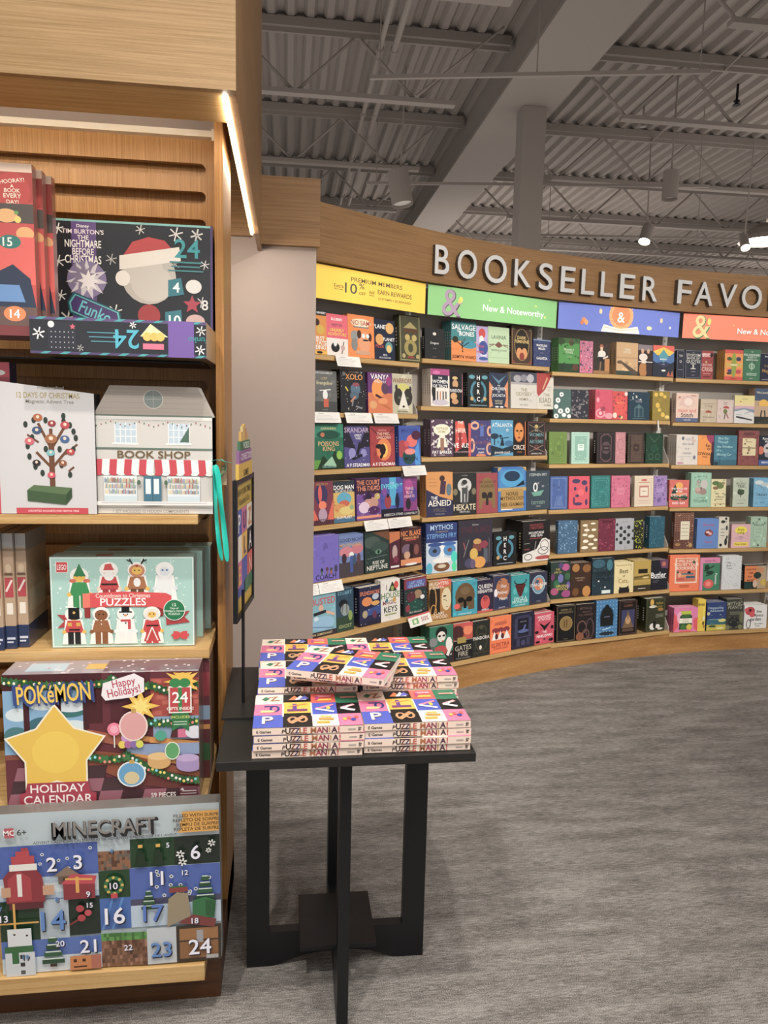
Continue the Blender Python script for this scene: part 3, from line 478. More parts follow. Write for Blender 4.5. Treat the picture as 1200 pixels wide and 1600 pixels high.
 (2, 2, 0.671, 0.21, 0.218, 0.03, 'd8d4cc', 1, 'r0 .72 1 1 4a4e60;e.25 .82 .15 .1 a8a8b0;e.5 .84 .14 .1 8c8c98;e.75 .84 .14 .12 b8b8c0;t.5 .52 .09 a09878 THE;t.5 .4 .1 a09878 ODYSSEY;t.5 .26 .07 a09878 HOMER;t.5 .1 .03 888 EMILY WILSON;r0 .66 1 .72 b0acb0', 'wide cream hardcover with stone relief at top'),
 (2, 2, 0.882, 0.141, 0.219, 0.03, 'dcd8cc', 0, 'p b02020 0 1 .95 1 .5 .55 .1 .35 0 .45;l.35 .55 .6 .85 .07 d8a880;e.6 .85 .06 .04 c89060;t.6 .4 .08 8a8470 THE;t.5 .25 .14 8a8470 ILIAD;t.65 .11 .06 8a8470 HOMER;t.75 .62 .03 999 WILSON', 'cream hardcover with deep red torn corner'),
 (2, 3, 0.077, 0.159, 0.209, 0.035, '5a4058', 1, 'n 11 40 .05 d8d0d0;e.5 .72 .38 .16 f0ecd8;t.5 .76 .07 b0a040 VOYAGE;t.5 .67 .06 b0a040 HOME;p f0ecd8 .4 .6 .6 .6 .75 .25 .25 .25;r.42 .15 .58 .5 a07058;t.5 .12 .08 fff PAT BARKER;l0 .3 .35 .5 .03 eee;l1 .3 .65 .5 .03 eee;t.5 .04 .03 dcc A NOVEL', 'purple and white cover with gold page edges'),
 (2, 3, 0.238, 0.125, 0.211, 0.03, '241c20', 0, 'p d02c28 .1 .95 .6 .95 .8 .4 .1 .1;e.4 .8 .2 .14 f06030;t.4 .92 .07 fff THE;t.42 .7 .12 f0e8e0 HEIR;t.38 .48 .08 fff OF;t.45 .3 .13 fff VENUS;r.86 0 1 .9 d83830;t.5 .12 .04 c0a0a0 LAURA SHEPPERSON;r.3 .2 .45 .65 901c20', 'black cover with red archway and white title'),
 (2, 3, 0.364, 0.15, 0.209, 0.025, '3a3478', 0, 'o.2 .85 .22 .12 .09 e0a888;o.95 .7 .15 .15 .09 e0a888;o.05 .3 .15 .2 .09 e0a888;o.95 .2 .2 .18 .09 e0a888;e.55 .85 .08 .06 805040;l.55 .55 .55 .85 .18 4a68b8;t.5 .38 .09 8a5070 DAUGHTERS;e.5 .02 .25 .04 e08050;t.5 .2 .05 ccd PSYCHE;n 3 12 .02 a0a0d0;t.5 .1 .05 fff SAINT', 'purple cover with cream curling ribbons'),
 (2, 3, 0.516, 0.173, 0.213, 0.02, '4a9cc8', 0, 'p 1c3040 0 0 1 .1 1 .3 .5 .2 0 .3;e.15 .55 .2 .08 1c3a50;l.15 .3 .15 .6 .05 1c3040;p 182838 .4 .28 .6 .28 .5 .55;e.42 .55 .06 .04 182838;l.4 .48 .8 .52 .03 182838;t.5 .86 .1 e8f0f0 ATALANTA;o.73 .72 .05 .04 .02 eee;t.5 .09 .055 e8e8e8 JENNIFER SAINT;e.8 .35 .2 .08 3070a0', 'sky blue paperback with running archer silhouette'),
 (2, 3, 0.691, 0.1, 0.207, 0.03, '1c1a1c', 0, 'e.45 .68 .42 .3 e08820;o.45 .68 .42 .3 .06 8a4010;e.3 .72 .09 .03 2a1808;e.62 .72 .09 .03 2a1808;e.45 .52 .12 .03 a03010;l.46 .72 .46 .6 .03 8a4010;t.45 .24 .13 f0e0d0 CIRCE;t.5 .1 .04 c07030 MILLER;r.92 0 1 1 b86020', 'black cover with orange stylised face'),
 (2, 3, 0.803, 0.151, 0.209, 0.03, '20181c', 0, 'f.04 .02 803838;t.5 .72 .05 d0c8b0 THE;t.5 .6 .1 70a0a8 WOMEN;t.5 .5 .05 c04840 OF;t.5 .4 .1 70a0a8 ARTEMIS;e.5 .85 .1 .05 c8b060;l.1 .9 .9 .65 .02 a89070;l.9 .9 .1 .65 .02 a89070;l.1 .1 .9 .3 .02 a89070;l.9 .1 .1 .3 .02 a89070;t.5 .05 .04 ddd HANNAH LYNN;o.5 .22 .12 .07 .02 b04040', 'black cover with teal title and fine line pattern'),
 (2, 4, 0.044, 0.188, 0.25, 0.03, 'd89040', 1, 'p 2c2c54 0 0 1 0 1 .35 .5 .45 0 .62;e.6 .86 .1 .07 4a2828;l.6 .5 .65 .8 .2 4a3048;e.85 .6 .1 .14 607888;l.1 .85 .35 .85 .01 a06020;l.1 .78 .4 .78 .01 a06020;l.1 .7 .4 .7 .01 a06020;t.3 .42 .07 fff THE;t.5 .3 .13 f0ece0 AENEID;t.5 .14 .09 6a6060 VIRGIL;t.5 .05 .03 999 TRANSLATED', 'orange and navy cover with cloaked figure'),
 (2, 4, 0.233, 0.17, 0.242, 0.03, '2a2c2c', 0, 'e.5 .7 .3 .18 d0d0d0;e.42 .74 .08 .05 808080;e.6 .66 .06 .04 888;e.5 .78 .12 .06 383838;l.5 .25 .5 .65 .25 4a4e50;l.35 .3 .35 .6 .06 d8d8d8;l.5 .3 .5 .5 .05 bbb;l.62 .3 .65 .6 .05 aaa;e.1 .55 .1 .08 807860;e.9 .55 .1 .08 807860;t.5 .18 .14 e8d8b8 HEKATE;t.5 .07 .04 ddd NIKITA GILL;t.5 .94 .03 aaa A NOVEL', 'charcoal cover with statue before full moon'),
 (2, 4, 0.406, 0.162, 0.238, 0.025, 'a03440', 0, 'e.5 .52 .38 .38 8a6c38;r.3 .12 .7 .3 a03440;e.35 .45 .14 .08 201414;e.65 .45 .14 .08 201414;r.44 .2 .56 .45 2a1c1c;t.5 .78 .06 5a3c20 THE SONG OF;t.5 .68 .07 5a3c20 ACHILLES;r.12 .12 .25 .5 8a6c38;r.75 .12 .88 .5 8a6c38', 'dark red cover with gold helmet'),
 (2, 4, 0.571, 0.226, 0.268, 0.03, '2070c0', 1, 'r.05 .52 .95 .95 3088c8;e.5 .75 .4 .2 30a0d8;e.5 .8 .28 .12 183858;p 102030 .2 .52 .95 .6 .9 .7 .6 .55;p c0a060 0 1 .15 1 0 .9;p c0a060 1 1 .85 1 1 .9;r.0 .46 1 .54 c0a060;r.1 .06 .9 .5 b89048;t.5 .4 .08 4a3010 NORSE;t.5 .3 .08 4a3010 MYTHOLOGY;t.5 .16 .08 5a4020 NEIL GAIMAN;r.1 .04 .5 .06 fff;r.05 .08 .08 .48 3080c8', 'bright blue hardcover with gold title plate'),
 (2, 4, 0.8, 0.196, 0.242, 0.03, '2c4050', 0, 't.5 .9 .07 b8c4c0 STEPHEN FRY;o.38 .58 .1 .12 .05 f0f0f0;p 6aa898 .2 .45 .75 .5 .6 .36 .3 .35;e.5 .68 .05 .03 889;e.7 .6 .06 .03 889;t.5 .18 .08 88a8a0 ODYSSEY;t.5 .09 .03 bbb HEROES;n 5 10 .01 aab', 'slate blue cover with crescent sail ship'),
 (2, 5, 0.033, 0.22, 0.283, 0.02, '1a3478', 2, 't.5 .92 .1 a8c8e8 MYTHOS;t.5 .83 .025 b0a060 THE GREEK MYTHS;t.5 .75 .09 60a0e0 STEPHEN FRY;r0 0 1 .62 c8d8e8;r.45 .2 .58 .62 f0f4f8;e.27 .45 .2 .12 4870a8;e.75 .45 .2 .12 3888c8;e.27 .45 .07 .04 303038;e.75 .45 .07 .04 804030;e.5 .12 .26 .1 7a5030;e.5 .13 .14 .04 d8c8b0;e.1 .1 .1 .12 40b0d0;e.9 .3 .1 .12 20d8c8;e.9 .1 .08 .1 30e0a0;e.5 .25 .3 .06 f0f0f0;e.3 .58 .25 .04 204890;e.72 .58 .25 .04 2860b0', 'blue and white cover with mosaic bearded face'),
 (2, 5, 0.261, 0.256, 0.289, 0.04, '34303e', 2, 't.5 .9 .04 aaa Homer;t.5 .8 .12 582838 THE ILIAD;e.55 .55 .12 .06 c89850;l.55 .35 .55 .5 .25 804038;e.45 .3 .12 .12 d8b040;e.75 .48 .12 .08 903048;l.8 .1 .8 .4 .12 586070;e.62 .12 .18 .12 e09830;e.3 .12 .12 .1 4a4868;l.15 .25 .3 .6 .02 888;l.2 .4 .15 .55 .03 a05058;e.42 .1 .08 .1 6a5878;l.9 .1 .9 .6 .01 999', 'large dark slate hardcover with armoured warriors'),
 (2, 5, 0.526, 0.182, 0.197, 0.02, '1a1c1e', 2, 'o.5 .5 .38 .32 .1 3a88a8;e.22 .85 .12 .06 5aa0b0;e.78 .85 .12 .06 5aa0b0;r.37 .1 .63 .92 141618;t.5 .82 .13 fff H;t.5 .62 .13 fff E;t.5 .42 .13 fff R;t.5 .22 .13 fff C;e.2 .25 .07 .06 c8a060;r.15 .05 .85 .07 9ab', 'black paperback with vertical white letters and blue serpents'),
 (2, 5, 0.76, 0.228, 0.253, 0.05, '1c1a1c', 2, 't.5 .9 .06 a03038 FANTASTIC;t.5 .83 .06 a03038 CREATURES;t.5 .71 .06 e8e8e8 MOUNTAINS;t.5 .64 .06 e8e8e8 AND SEAS;r.25 .56 .7 .58 902830;p e8e4e0 0 0 1 0 1 .5 .7 .55 .5 .3 0 .2;e.8 .38 .2 .18 e8e4e0;o.8 .38 .16 .14 .02 333;o.75 .25 .2 .1 .02 333;e.75 .08 .3 .05 b04040;o.2 .12 .15 .08 .02 333;l.42 .25 .48 .5 .02 aaa;r.05 .3 .25 .33 803038;r.05 .45 .25 .46 aaa', 'thick black cover with white wave drawing'),
 (2, 6, 0.034, 0.157, 0.224, 0.035, 'b07830', 2, 'r0 .15 .5 .8 2a2018;o.15 .5 .2 .4 .05 c89040;p d84830 .4 1 1 1 1 .85 .4 .8;e.78 .5 .22 .3 e0d0a8;t.4 .92 .09 f0e8d8 DAUGHTERS;t.3 .82 .07 f0e8d8 OF SPARTA;l.65 .5 .8 .45 .02 333;e.7 .58 .08 .02 333;t.45 .15 .07 f0e8d8 CLAIRE;t.4 .06 .08 f0e8d8 HEYWOOD;o.2 .2 .15 .2 .04 c89040;l.75 .3 .85 .3 .02 a04030', 'black and gold paperback with woman profile'),
 (2, 6, 0.201, 0.182, 0.206, 0.03, '20a0b8', 2, 'e.5 .55 .4 .38 6a5030;r.12 .15 .88 .5 6a5030;r.38 .05 .62 .25 20a0b8;e.33 .45 .13 .08 101010;e.67 .45 .13 .08 101010;r.44 .2 .56 .45 141414;e.18 .28 .12 .08 e04840;t.5 .05 .04 d0f0f0 MADELINE MILLER;e.5 .7 .2 .12 7a6040', 'turquoise hardcover with bronze helmet'),
 (2, 6, 0.385, 0.118, 0.194, 0.03, '2c2440', 2, 't.5 .8 .12 f0ece8 QUEEN;t.5 .65 .1 f0ece8 HEREAFTER;e.5 .3 .3 .22 d03838;e.5 .42 .14 .1 b02c30;e.42 .43 .04 .02 3a1418;e.6 .43 .04 .02 3a1418;r0 0 1 .06 d04040;t.5 .08 .05 eee ISABELLE', 'navy cover with red seated woman'),
 (2, 6, 0.505, 0.136, 0.208, 0.03, '2a3458', 2, 'e.55 .6 .4 .32 b87040;n 7 60 .03 2a3458;e.15 .5 .1 .12 e8e8f0;t.6 .68 .09 eee Our;t.5 .5 .09 eee Wicked;t.6 .32 .09 eee Heart;t.5 .06 .04 bbc JENNIFER;f.02 .03 6a5060', 'navy cover with copper foil curls and white script'),
 (2, 6, 0.647, 0.148, 0.196, 0.03, '28a0a8', 2, 'p 5a1c1c .2 .7 .8 .7 .62 .4 .5 .25 .38 .4;o.5 .8 .35 .12 .05 2a1010;r.1 .84 .9 1 28a0a8;t.5 .26 .1 c8f0e8 ONCE A;t.5 .16 .1 c8f0e8 MONSTER;e.2 .5 .1 .1 48c0c0;e.8 .5 .1 .1 48c0c0;t.5 .05 .04 dff LUCY HOLLAND', 'turquoise cover with dark red bull skull'),
 (2, 6, 0.798, 0.148, 0.2, 0.03, '26304c', 2, 'e.5 .6 .36 .28 6a98b0;e.5 .62 .26 .2 d07850;e.42 .66 .12 .1 3a5a7a;e.65 .52 .08 .08 e8c8a0;o.5 .6 .38 .3 .04 a0c0d0;t.5 .6 .09 f0e8e0 STARGAZER;f.02 .02 5a4040;t.5 .08 .04 99a NOVEL', 'dark blue cover with swirling orange and blue orb'),
 (2, 7, 0.031, 0.166, 0.222, 0.03, '2a7a60', 2, 'r0 0 1 .3 2c2c30;e.5 .82 .25 .16 181c1c;e.5 .72 .18 .14 eae4dc;e.42 .74 .06 .03 222;e.6 .74 .06 .03 222;e.55 .6 .05 .02 c03030;e.15 .6 .18 .12 8a8c90;e.45 .35 .3 .14 c03838;e.82 .5 .14 .18 f0ece8;l.75 .2 .95 .5 .12 f0ece8;e.1 .4 .1 .1 606468;t.9 .22 .05 fff of', 'green cover with pale woman and black hair'),
 (2, 7, 0.2, 0.141, 0.218, 0.03, 'c04030', 2, 'r0 0 1 .55 16181a;e.2 .75 .35 .2 4a2028;e.75 .8 .25 .14 e87848;r.5 .9 1 1 d03838;r0 .53 1 .54 ccc;r.2 .46 .65 .62 a89040;t.5 .33 .13 b8b0a0 GATES;t.5 .17 .13 b8b0a0 FIRE;t.5 .05 .04 888 STEVEN PRESSFIELD', 'black and red cover with gold stamp'),
 (2, 7, 0.342, 0.129, 0.214, 0.03, '282c28', 2, 'o.5 .7 .3 .18 .03 58543c;o.5 .4 .35 .25 .03 58543c;t.5 .52 .09 f0ece8 PANDORA;e.45 .25 .08 .06 e8e0d0;r0 .1 1 .12 4a4838;e.5 .82 .12 .06 50503a', 'dark green black cover with pale title'),
 (2, 7, 0.473, 0.167, 0.223, 0.03, 'f06c10', 2, 'e.5 .8 .3 .05 c05028;e.25 .62 .16 .07 8a2030;e.5 .62 .16 .07 8a2030;e.77 .62 .16 .07 8a2030;p f0ece8 .08 .36 .2 .6 .35 .36;p f0ece8 .35 .36 .48 .6 .6 .36;p f0ece8 .62 .36 .78 .6 .95 .36;e.3 .45 .07 .08 501828;e.58 .45 .07 .08 501828;t.5 .22 .11 a82c20 ELEKTRA;t.5 .12 .05 b84020 JENNIFER SAINT', 'bright orange cover with three stylised profiles'),
 (2, 7, 0.646, 0.182, 0.221, 0.035, '23243c', 2, 'r.12 .3 .25 .85 3c3c60;r.75 .3 .88 .85 3c3c60;r.2 .84 .8 .92 34345a;r.28 .4 .72 .84 141828;e.5 .48 .25 .05 5060a0;l.5 .5 .6 .65 .07 5868a8;r.1 .3 .9 .33 44446a;r.2 .06 .35 .28 3a3a5c;r.65 .06 .8 .28 3a3a5c;e.5 .15 .1 .08 44446a;t.5 .75 .04 889 ARIADNE', 'dark navy cover with columns and horse'),
 (2, 7, 0.835, 0.163, 0.198, 0.035, 'd03458', 2, 't.5 .88 .08 f8e0e0 MARGARET;t.5 .79 .08 f8e0e0 ATWOOD;p 181418 .2 .7 .5 .58 .85 .7 .6 .5 .5 .42 .42 .5;t.5 .38 .07 fff THE;t.5 .26 .08 fff PENELOPIAD;e.1 .4 .1 .05 181418;e.9 .5 .08 .06 181418;e.15 .08 .12 .04 181418;e.85 .1 .12 .05 181418;e.5 .15 .06 .03 6a1428', 'crimson cover with black bird silhouette'),
 (3, 1, 0.061, 0.157, 0.209, 0.025, '4a9848', 2, 'r0 0 1 .25 24402a;r0 .85 1 1 3a6a38;e.1 .9 .2 .1 304a28;e.6 .88 .12 .1 604830;t.5 .66 .06 d8e8c8 FRANKLY;t.5 .58 .06 d8e8c8 YOURS;t.5 .45 .03 c0d8b0 A NOVEL;n 3 22 .04 2c5030;e.8 .15 .15 .1 603828;e.2 .15 .14 .1 1c3820', 'green leafy cover, front of a stack of three'),
 (3, 1, 0.221, 0.101, 0.2, 0.02, 'c87090', 0, 'n 5 30 .05 38486a;n 9 26 .05 e83868;n 2 24 .04 e8b0c8;n 8 14 .05 303a60', 'pink cover with dark blue and red flowers'),
 (3, 1, 0.325, 0.127, 0.192, 0.02, '3a3028', 0, 'r.7 0 1 .5 c08040;e.5 .88 .12 .09 b06038;e.5 .82 .08 .07 e8c8a8;e.52 .65 .24 .12 eee8e0;r.35 .38 .65 .56 20202c;l.4 .05 .45 .4 .08 907050;l.6 .5 .9 .58 .08 e8d8c8;r.25 .55 .6 .57 eee;t.4 .6 .04 eee EMMA;r0 0 1 .1 a07040', 'dark cover with seated figure in white shirt'),
 (3, 1, 0.506, 0.175, 0.207, 0.035, 'd0a878', 1, 'r0 0 1 .12 3a4a40;t.5 .78 .07 e8dcc0 MARK;t.5 .7 .06 e8dcc0 MUSLIM;p 5a4a40 .1 .42 .2 .44 1 .1 1 0 .8 .02;e.15 .38 .12 .05 6a5448;r0 .5 1 .55 c09868', 'tan cover with long dark shape across bottom'),
 (3, 1, 0.683, 0.119, 0.201, 0.025, '3c2c28', 0, 'r0 .82 1 1 8c8088;e.3 .8 .1 .08 d8a888;e.7 .8 .1 .08 d0a080;e.35 .6 .3 .12 e8dcd0;e.35 .2 .28 .25 b87838;e.75 .3 .2 .3 3a2c30;r0 .44 1 .46 fff;e.4 .45 .2 .05 e8dcd0', 'brown cover with women in white blouses'),
 (3, 1, 0.806, 0.179, 0.205, 0.02, '28345c', 0, 'r0 .68 1 1 f0c830;p e85030 0 1 1 1 1 .8 .5 .95 0 .8;p 48a0b0 .2 .6 .5 .88 .8 .6 .5 .45;p 3870b0 0 .8 .5 .5 0 .4;p 3870b0 1 .8 .5 .5 1 .4;p 1c2438 0 0 1 0 1 .5 .5 .3 0 .5;t.5 .56 .05 fff MAKRAH;t.5 .4 .03 ccd SPIRIT;p c05030 .65 .02 .75 .2 .82 .02;p c05030 .82 .02 .92 .22 .98 .02;e.5 .2 .1 .03 eee', 'yellow and blue cover with mountain valley'),
 (3, 2, 0.042, 0.131, 0.182, 0.02, '4a6c68', 0, 'e.45 .82 .12 .08 eee;e.25 .62 .14 .09 eee;e.15 .4 .12 .08 eee;e.4 .25 .15 .09 eee;e.8 .28 .14 .1 eee;e.6 .12 .13 .07 eee;e.15 .08 .14 .08 eee;e.9 .08 .12 .07 eee;e.45 .82 .04 .03 4a6c68;e.25 .62 .04 .03 4a6c68;e.4 .25 .04 .03 4a6c68;e.8 .28 .04 .03 4a6c68;e.15 .08 .04 .03 4a6c68', 'sage green cover with white blossoms'),
 (3, 2, 0.175, 0.136, 0.183, 0.02, '2c2e3a', 0, 'n 4 26 .06 8a8488;n 6 20 .04 2c2e3a;n 12 14 .05 706a72;t.6 .5 .04 ccc AUSTEN', 'charcoal cover with grey flowers'),
 (3, 2, 0.362, 0.137, 0.189, 0.025, 'd8305a', 2, 'e.15 .85 .12 .1 c02850;e.15 .65 .08 .08 f0a0b0;o.3 .2 .28 .16 .08 f098a8;e.3 .2 .1 .06 f0b8c0;e.8 .12 .25 .1 f098a8;e.45 .35 .15 .08 a82848;l.5 .3 .5 .45 .02 802038', 'bright pink cover with large pale roses, stack of three'),
 (3, 2, 0.501, 0.119, 0.182, 0.02, 'd82828', 0, 'e.5 .5 .42 .35 e83020;n 6 26 .05 8a3048;e.15 .15 .14 .1 f0e0d0;e.6 .08 .1 .06 f0c080;e.9 .92 .12 .07 f0e0d8;t.5 .6 .05 f0a040 VILLETTE;e.5 .1 .06 .04 3a6048', 'red cover with white corner flowers'),
 (3, 2, 0.626, 0.177, 0.183, 0.03, '1a3c50', 0, 'n 8 20 .04 d8d8d8;r0 0 1 .7 1a3c50;t.5 .72 .05 aab THE;t.5 .65 .05 aab BRONTE;p 4a7078 .28 .1 .28 .42 .5 .58 .72 .42 .72 .1;r.33 .12 .67 .42 24485a;l.5 .1 .5 .5 .02 8aa;r.2 .04 .8 .05 8aa', 'dark teal cover with arched window'),
 (3, 2, 0.828, 0.148, 0.193, 0.025, '98801c', 1, 'e.2 .88 .1 .07 e8c030;e.5 .9 .12 .07 e8c030;e.7 .82 .1 .06 e8c030;e.3 .52 .12 .09 e8c030;e.4 .36 .1 .06 e8c030;e.6 .2 .12 .08 e8c030;e.85 .12 .14 .06 f0d060;l.3 .6 .6 .2 .02 d0b030', 'mustard cover with yellow blossoms'),
 (3, 3, 0.012, 0.135, 0.201, 0.03, '6a8a38', 0, 'f.06 .02 7a9a48;o.55 .5 .28 .3 .03 5c7c30;e.55 .5 .12 .1 5c7c30', 'plain moss green cloth cover'),
 (3, 3, 0.181, 0.139, 0.201, 0.02, 'b0d8c8', 0, 'f.08 .02 70a898;r.18 .1 .85 .88 88b8a8;n 5 36 .03 b0d8c8;r.35 .42 .7 .62 d8f0e4;l.42 .52 .62 .52 .02 507868;l.42 .57 .62 .57 .02 507868', 'mint cover with pale central label'),
 (3, 3, 0.378, 0.148, 0.202, 0.04, '1c1418', 0, 'f.06 .02 583840;p 6a4850 .2 .85 .4 .95 .6 .95 .8 .85 .8 .15 .6 .05 .4 .05 .2 .15;p 1c1418 .24 .83 .42 .91 .58 .91 .76 .83 .76 .17 .58 .09 .42 .09 .24 .17;e.5 .5 .25 .2 5a4048;r.3 .4 .7 .58 2c1c20;t.5 .49 .04 8a7070 GRIMM', 'black cover with mauve octagonal frame'),
 (3, 3, 0.528, 0.082, 0.204, 0.02, 'cc8890', 0, 'f.06 .02 a86870;o.5 .6 .32 .18 .03 a05868;l.1 .4 .9 .3 .02 a05868;l.2 .2 .8 .15 .02 a05868;l.1 .75 .9 .82 .02 a05868', 'dusty pink cover with red linework'),
 (3, 3, 0.626, 0.14, 0.198, 0.025, '2c1c18', 0, 'f.08 .02 7a5c48;r.2 .08 .85 .92 5a4234;n 7 30 .03 2c1c18;r.35 .4 .7 .64 38201c;t.52 .52 .04 a08060 POE', 'dark brown cover with ornate central label'),
 (3, 3, 0.778, 0.147, 0.201, 0.02, '14402c', 0, 'f.05 .02 0c3020;l.2 .9 .5 .7 .02 508068;l.8 .9 .5 .7 .02 508068;e.5 .5 .25 .14 184c38;o.3 .22 .14 .1 .02 508068;o.7 .22 .14 .1 .02 508068;n 9 16 .02 508068', 'dark green cover with light leaf linework'),
 (3, 4, 0.024, 0.132, 0.21, 0.02, '3058a0', 0, 'f.08 .02 8098c8;l.5 .7 .5 .9 .03 7090c0;p 5070b0 .3 .1 .5 .45 .7 .1;l.25 .08 .4 .4 .02 8098c8;l.75 .08 .6 .4 .02 8098c8;l.4 .6 .6 .6 .02 8098c8', 'blue cover with pale frame and path'),
 (3, 4, 0.166, 0.16, 0.208, 0.03, 'd8304c', 0, 'e.35 .85 .2 .07 403060;e.75 .8 .14 .08 403060;e.85 .6 .06 .1 403060;e.3 .62 .06 .06 403060;e.4 .4 .1 .04 403060;e.85 .2 .06 .1 403060;e.45 .15 .2 .05 403060;e.25 .25 .05 .12 583058;e.58 .5 .16 .1 e84858', 'crimson cover with dark purple leaves'),
 (3, 4, 0.339, 0.152, 0.21, 0.03, '147878', 0, 'f.1 .02 40a0a0;n 4 40 .03 40a098;r.4 .42 .75 .62 108080;l.45 .5 .7 .5 .02 60b8b0;f.2 .015 40a0a0', 'teal cover with fine leaf pattern'),
 (3, 4, 0.502, 0.153, 0.208, 0.025, 'd86088', 0, 'n 6 26 .035 a04068;r.3 .4 .7 .62 e07898;l.35 .5 .65 .5 .02 c05078;f.12 .012 b84870', 'rose pink cover with dark motifs'),
 (3, 4, 0.692, 0.159, 0.205, 0.03, 'e8d8c0', 0, 'r.2 .78 .8 .8 c84838;e.5 .86 .16 .03 c84838;f.12 .01 d0a090;r.25 .3 .75 .68 c87870;r.3 .35 .7 .62 f0e4d0;l.38 .5 .62 .5 .02 a06050;l.2 .2 .8 .2 .03 d8a898;l.25 .14 .75 .14 .02 d8a898', 'cream cover with red temple frame'),
 (3, 4, 0.855, 0.113, 0.205, 0.02, 'a080c0', 0, 'n 8 30 .05 6a5098;r.2 .45 .75 .58 b090d0;e.35 .85 .14 .05 6a5098;e.4 .2 .16 .08 7458a0', 'lilac cover with purple flowers'),
 (3, 5, 0.079, 0.149, 0.21, 0.03, '3a6488', 0, 'n 7 60 .03 78a8d0;n 13 30 .03 2c5478;r.3 .88 .75 .93 4a7498', 'steel blue cloth cover with pale leaf pattern'),
 (3, 5, 0.251, 0.14, 0.206, 0.02, '8a7048', 0, 'e.25 .85 .14 .04 f0e8d0;e.7 .9 .14 .03 f0e8d0;e.35 .7 .16 .04 f0e8d0;e.75 .7 .14 .04 f0e8d0;e.25 .55 .14 .04 f0e8d0;e.6 .5 .18 .05 f0e8d0;e.85 .38 .12 .04 f0e8d0;e.3 .35 .16 .05 f0e8d0;e.6 .25 .16 .04 f0e8d0;e.25 .15 .2 .05 f0e8d0;e.8 .12 .14 .04 f0e8d0;l.35 .9 .35 .5 .02 f0e8d0', 'tan cover with cream cloud pattern'),
 (3, 5, 0.393, 0.135, 0.211, 0.025, '701838', 0, 'n 5 36 .045 a83058;r.2 .88 .8 .95 581028;n 9 18 .03 581028', 'maroon cover with rose pattern'),
 (3, 5, 0.53, 0.151, 0.208, 0.03, 'b0b4bc', 0, 'e.3 .7 .09 .06 2c3038;e.72 .72 .09 .06 2c3038;e.5 .58 .09 .06 2c3038;e.3 .47 .09 .06 2c3038;e.72 .47 .09 .06 2c3038;e.5 .36 .09 .06 2c3038;e.3 .24 .09 .06 2c3038;e.72 .24 .09 .06 2c3038;e.95 .6 .05 .05 2c3038;e.95 .35 .05 .05 2c3038;e.08 .6 .06 .05 2c3038;e.08 .35 .06 .05 2c3038;e.08 .82 .06 .05 2c3038;l.3 .9 .7 .9 .01 555', 'silver grey cover with dark paw spots'),
 (3, 5, 0.683, 0.077, 0.202, 0.02, '1c2014', 0, 'n 3 60 .05 c8d030;n 8 20 .04 1c2014;r.2 .9 .8 .95 889030', 'black cover dense with yellow green sprigs'),
 (3, 5, 0.813, 0.13, 0.212, 0.05, '185a70', 0, 'n 7 60 .03 3a8aa0;n 14 20 .03 104858', 'dark teal thick cloth cover at shelf end'),
 (3, 6, 0.013, 0.149, 0.234, 0.03, '2a4038', 2, 'e.75 .85 .2 .1 b84888;e.5 .9 .12 .08 504078;e.5 .55 .14 .12 6a6ab0;e.85 .6 .14 .1 386848;e.2 .2 .2 .1 b04878;e.8 .12 .25 .1 a04080;e.3 .4 .15 .12 2c7048;e.9 .35 .1 .1 6a50a0;t.35 .8 .05 c8b060 THE;t.35 .72 .05 c8b060 LIFE OF;t.6 .34 .07 d0b860 VIRGINIA;t.6 .26 .07 d0b860 WOOLF;e.1 .6 .1 .1 703868', 'dark green floral cover leaning left'),
 (3, 6, 0.164, 0.16, 0.222, 0.03, '3c2418', 2, 'e.25 .85 .18 .12 a87028;e.78 .82 .2 .12 8a5820;e.25 .15 .16 .12 704418;e.78 .15 .2 .16 c08028;t.45 .55 .04 b09070 SOMETHING;t.45 .48 .04 b09070 WICKED', 'dark brown cover with golden glowing corners'),
 (3, 6, 0.332, 0.174, 0.241, 0.03, '1c3440', 2, 'e.3 .85 .3 .12 2c5c70;e.8 .8 .14 .15 387888;t.5 .55 .09 0c1c24 ORANGE;t.5 .42 .09 0c1c24 WORLD;r.45 .03 .85 .12 d8e8e8;e.3 .38 .04 .02 eee;e.6 .2 .04 .02 eee;n 8 20 .02 4a8090;r0 .6 1 .62 0c1c24', 'dark teal blue cover with black lettering'),
 (3, 6, 0.51, 0.158, 0.202, 0.03, 'e8d8a0', 2, 't.5 .92 .06 a88050 Reminded & Wise;t.5 .72 .14 5a4a20 Best;t.5 .56 .08 5a4a20 of;t.45 .4 .14 a08030 Cats;p 201c20 .25 0 .28 .22 .38 .18 .65 .18 .75 .24 .8 0;r.25 0 .8 .12 201c20', 'cream cover with black cat ears'),
 (3, 6, 0.672, 0.143, 0.208, 0.03, 'c0a040', 2, 'r0 0 1 .2 3c3420;r.25 .58 .8 .72 221c14;r0 .38 1 .5 8a7430;l.05 .45 .9 .52 .05 5c4c20;r.25 .08 .7 .1 ddd;e.7 .44 .2 .03 e0c880;r0 .2 1 .3 b8983c', 'gold cover with black title plate'),
 (3, 6, 0.817, 0.144, 0.204, 0.03, '1c1e2c', 2, 'p 6a4068 .5 1 1 1 1 .7 .6 .72;e.75 .85 .12 .08 c06848;t.45 .5 .18 fff Butler;r.1 .38 .9 .395 ddd;r.1 .3 .5 .31 889;r.1 .25 .4 .26 889', 'black navy cover with large white script'),
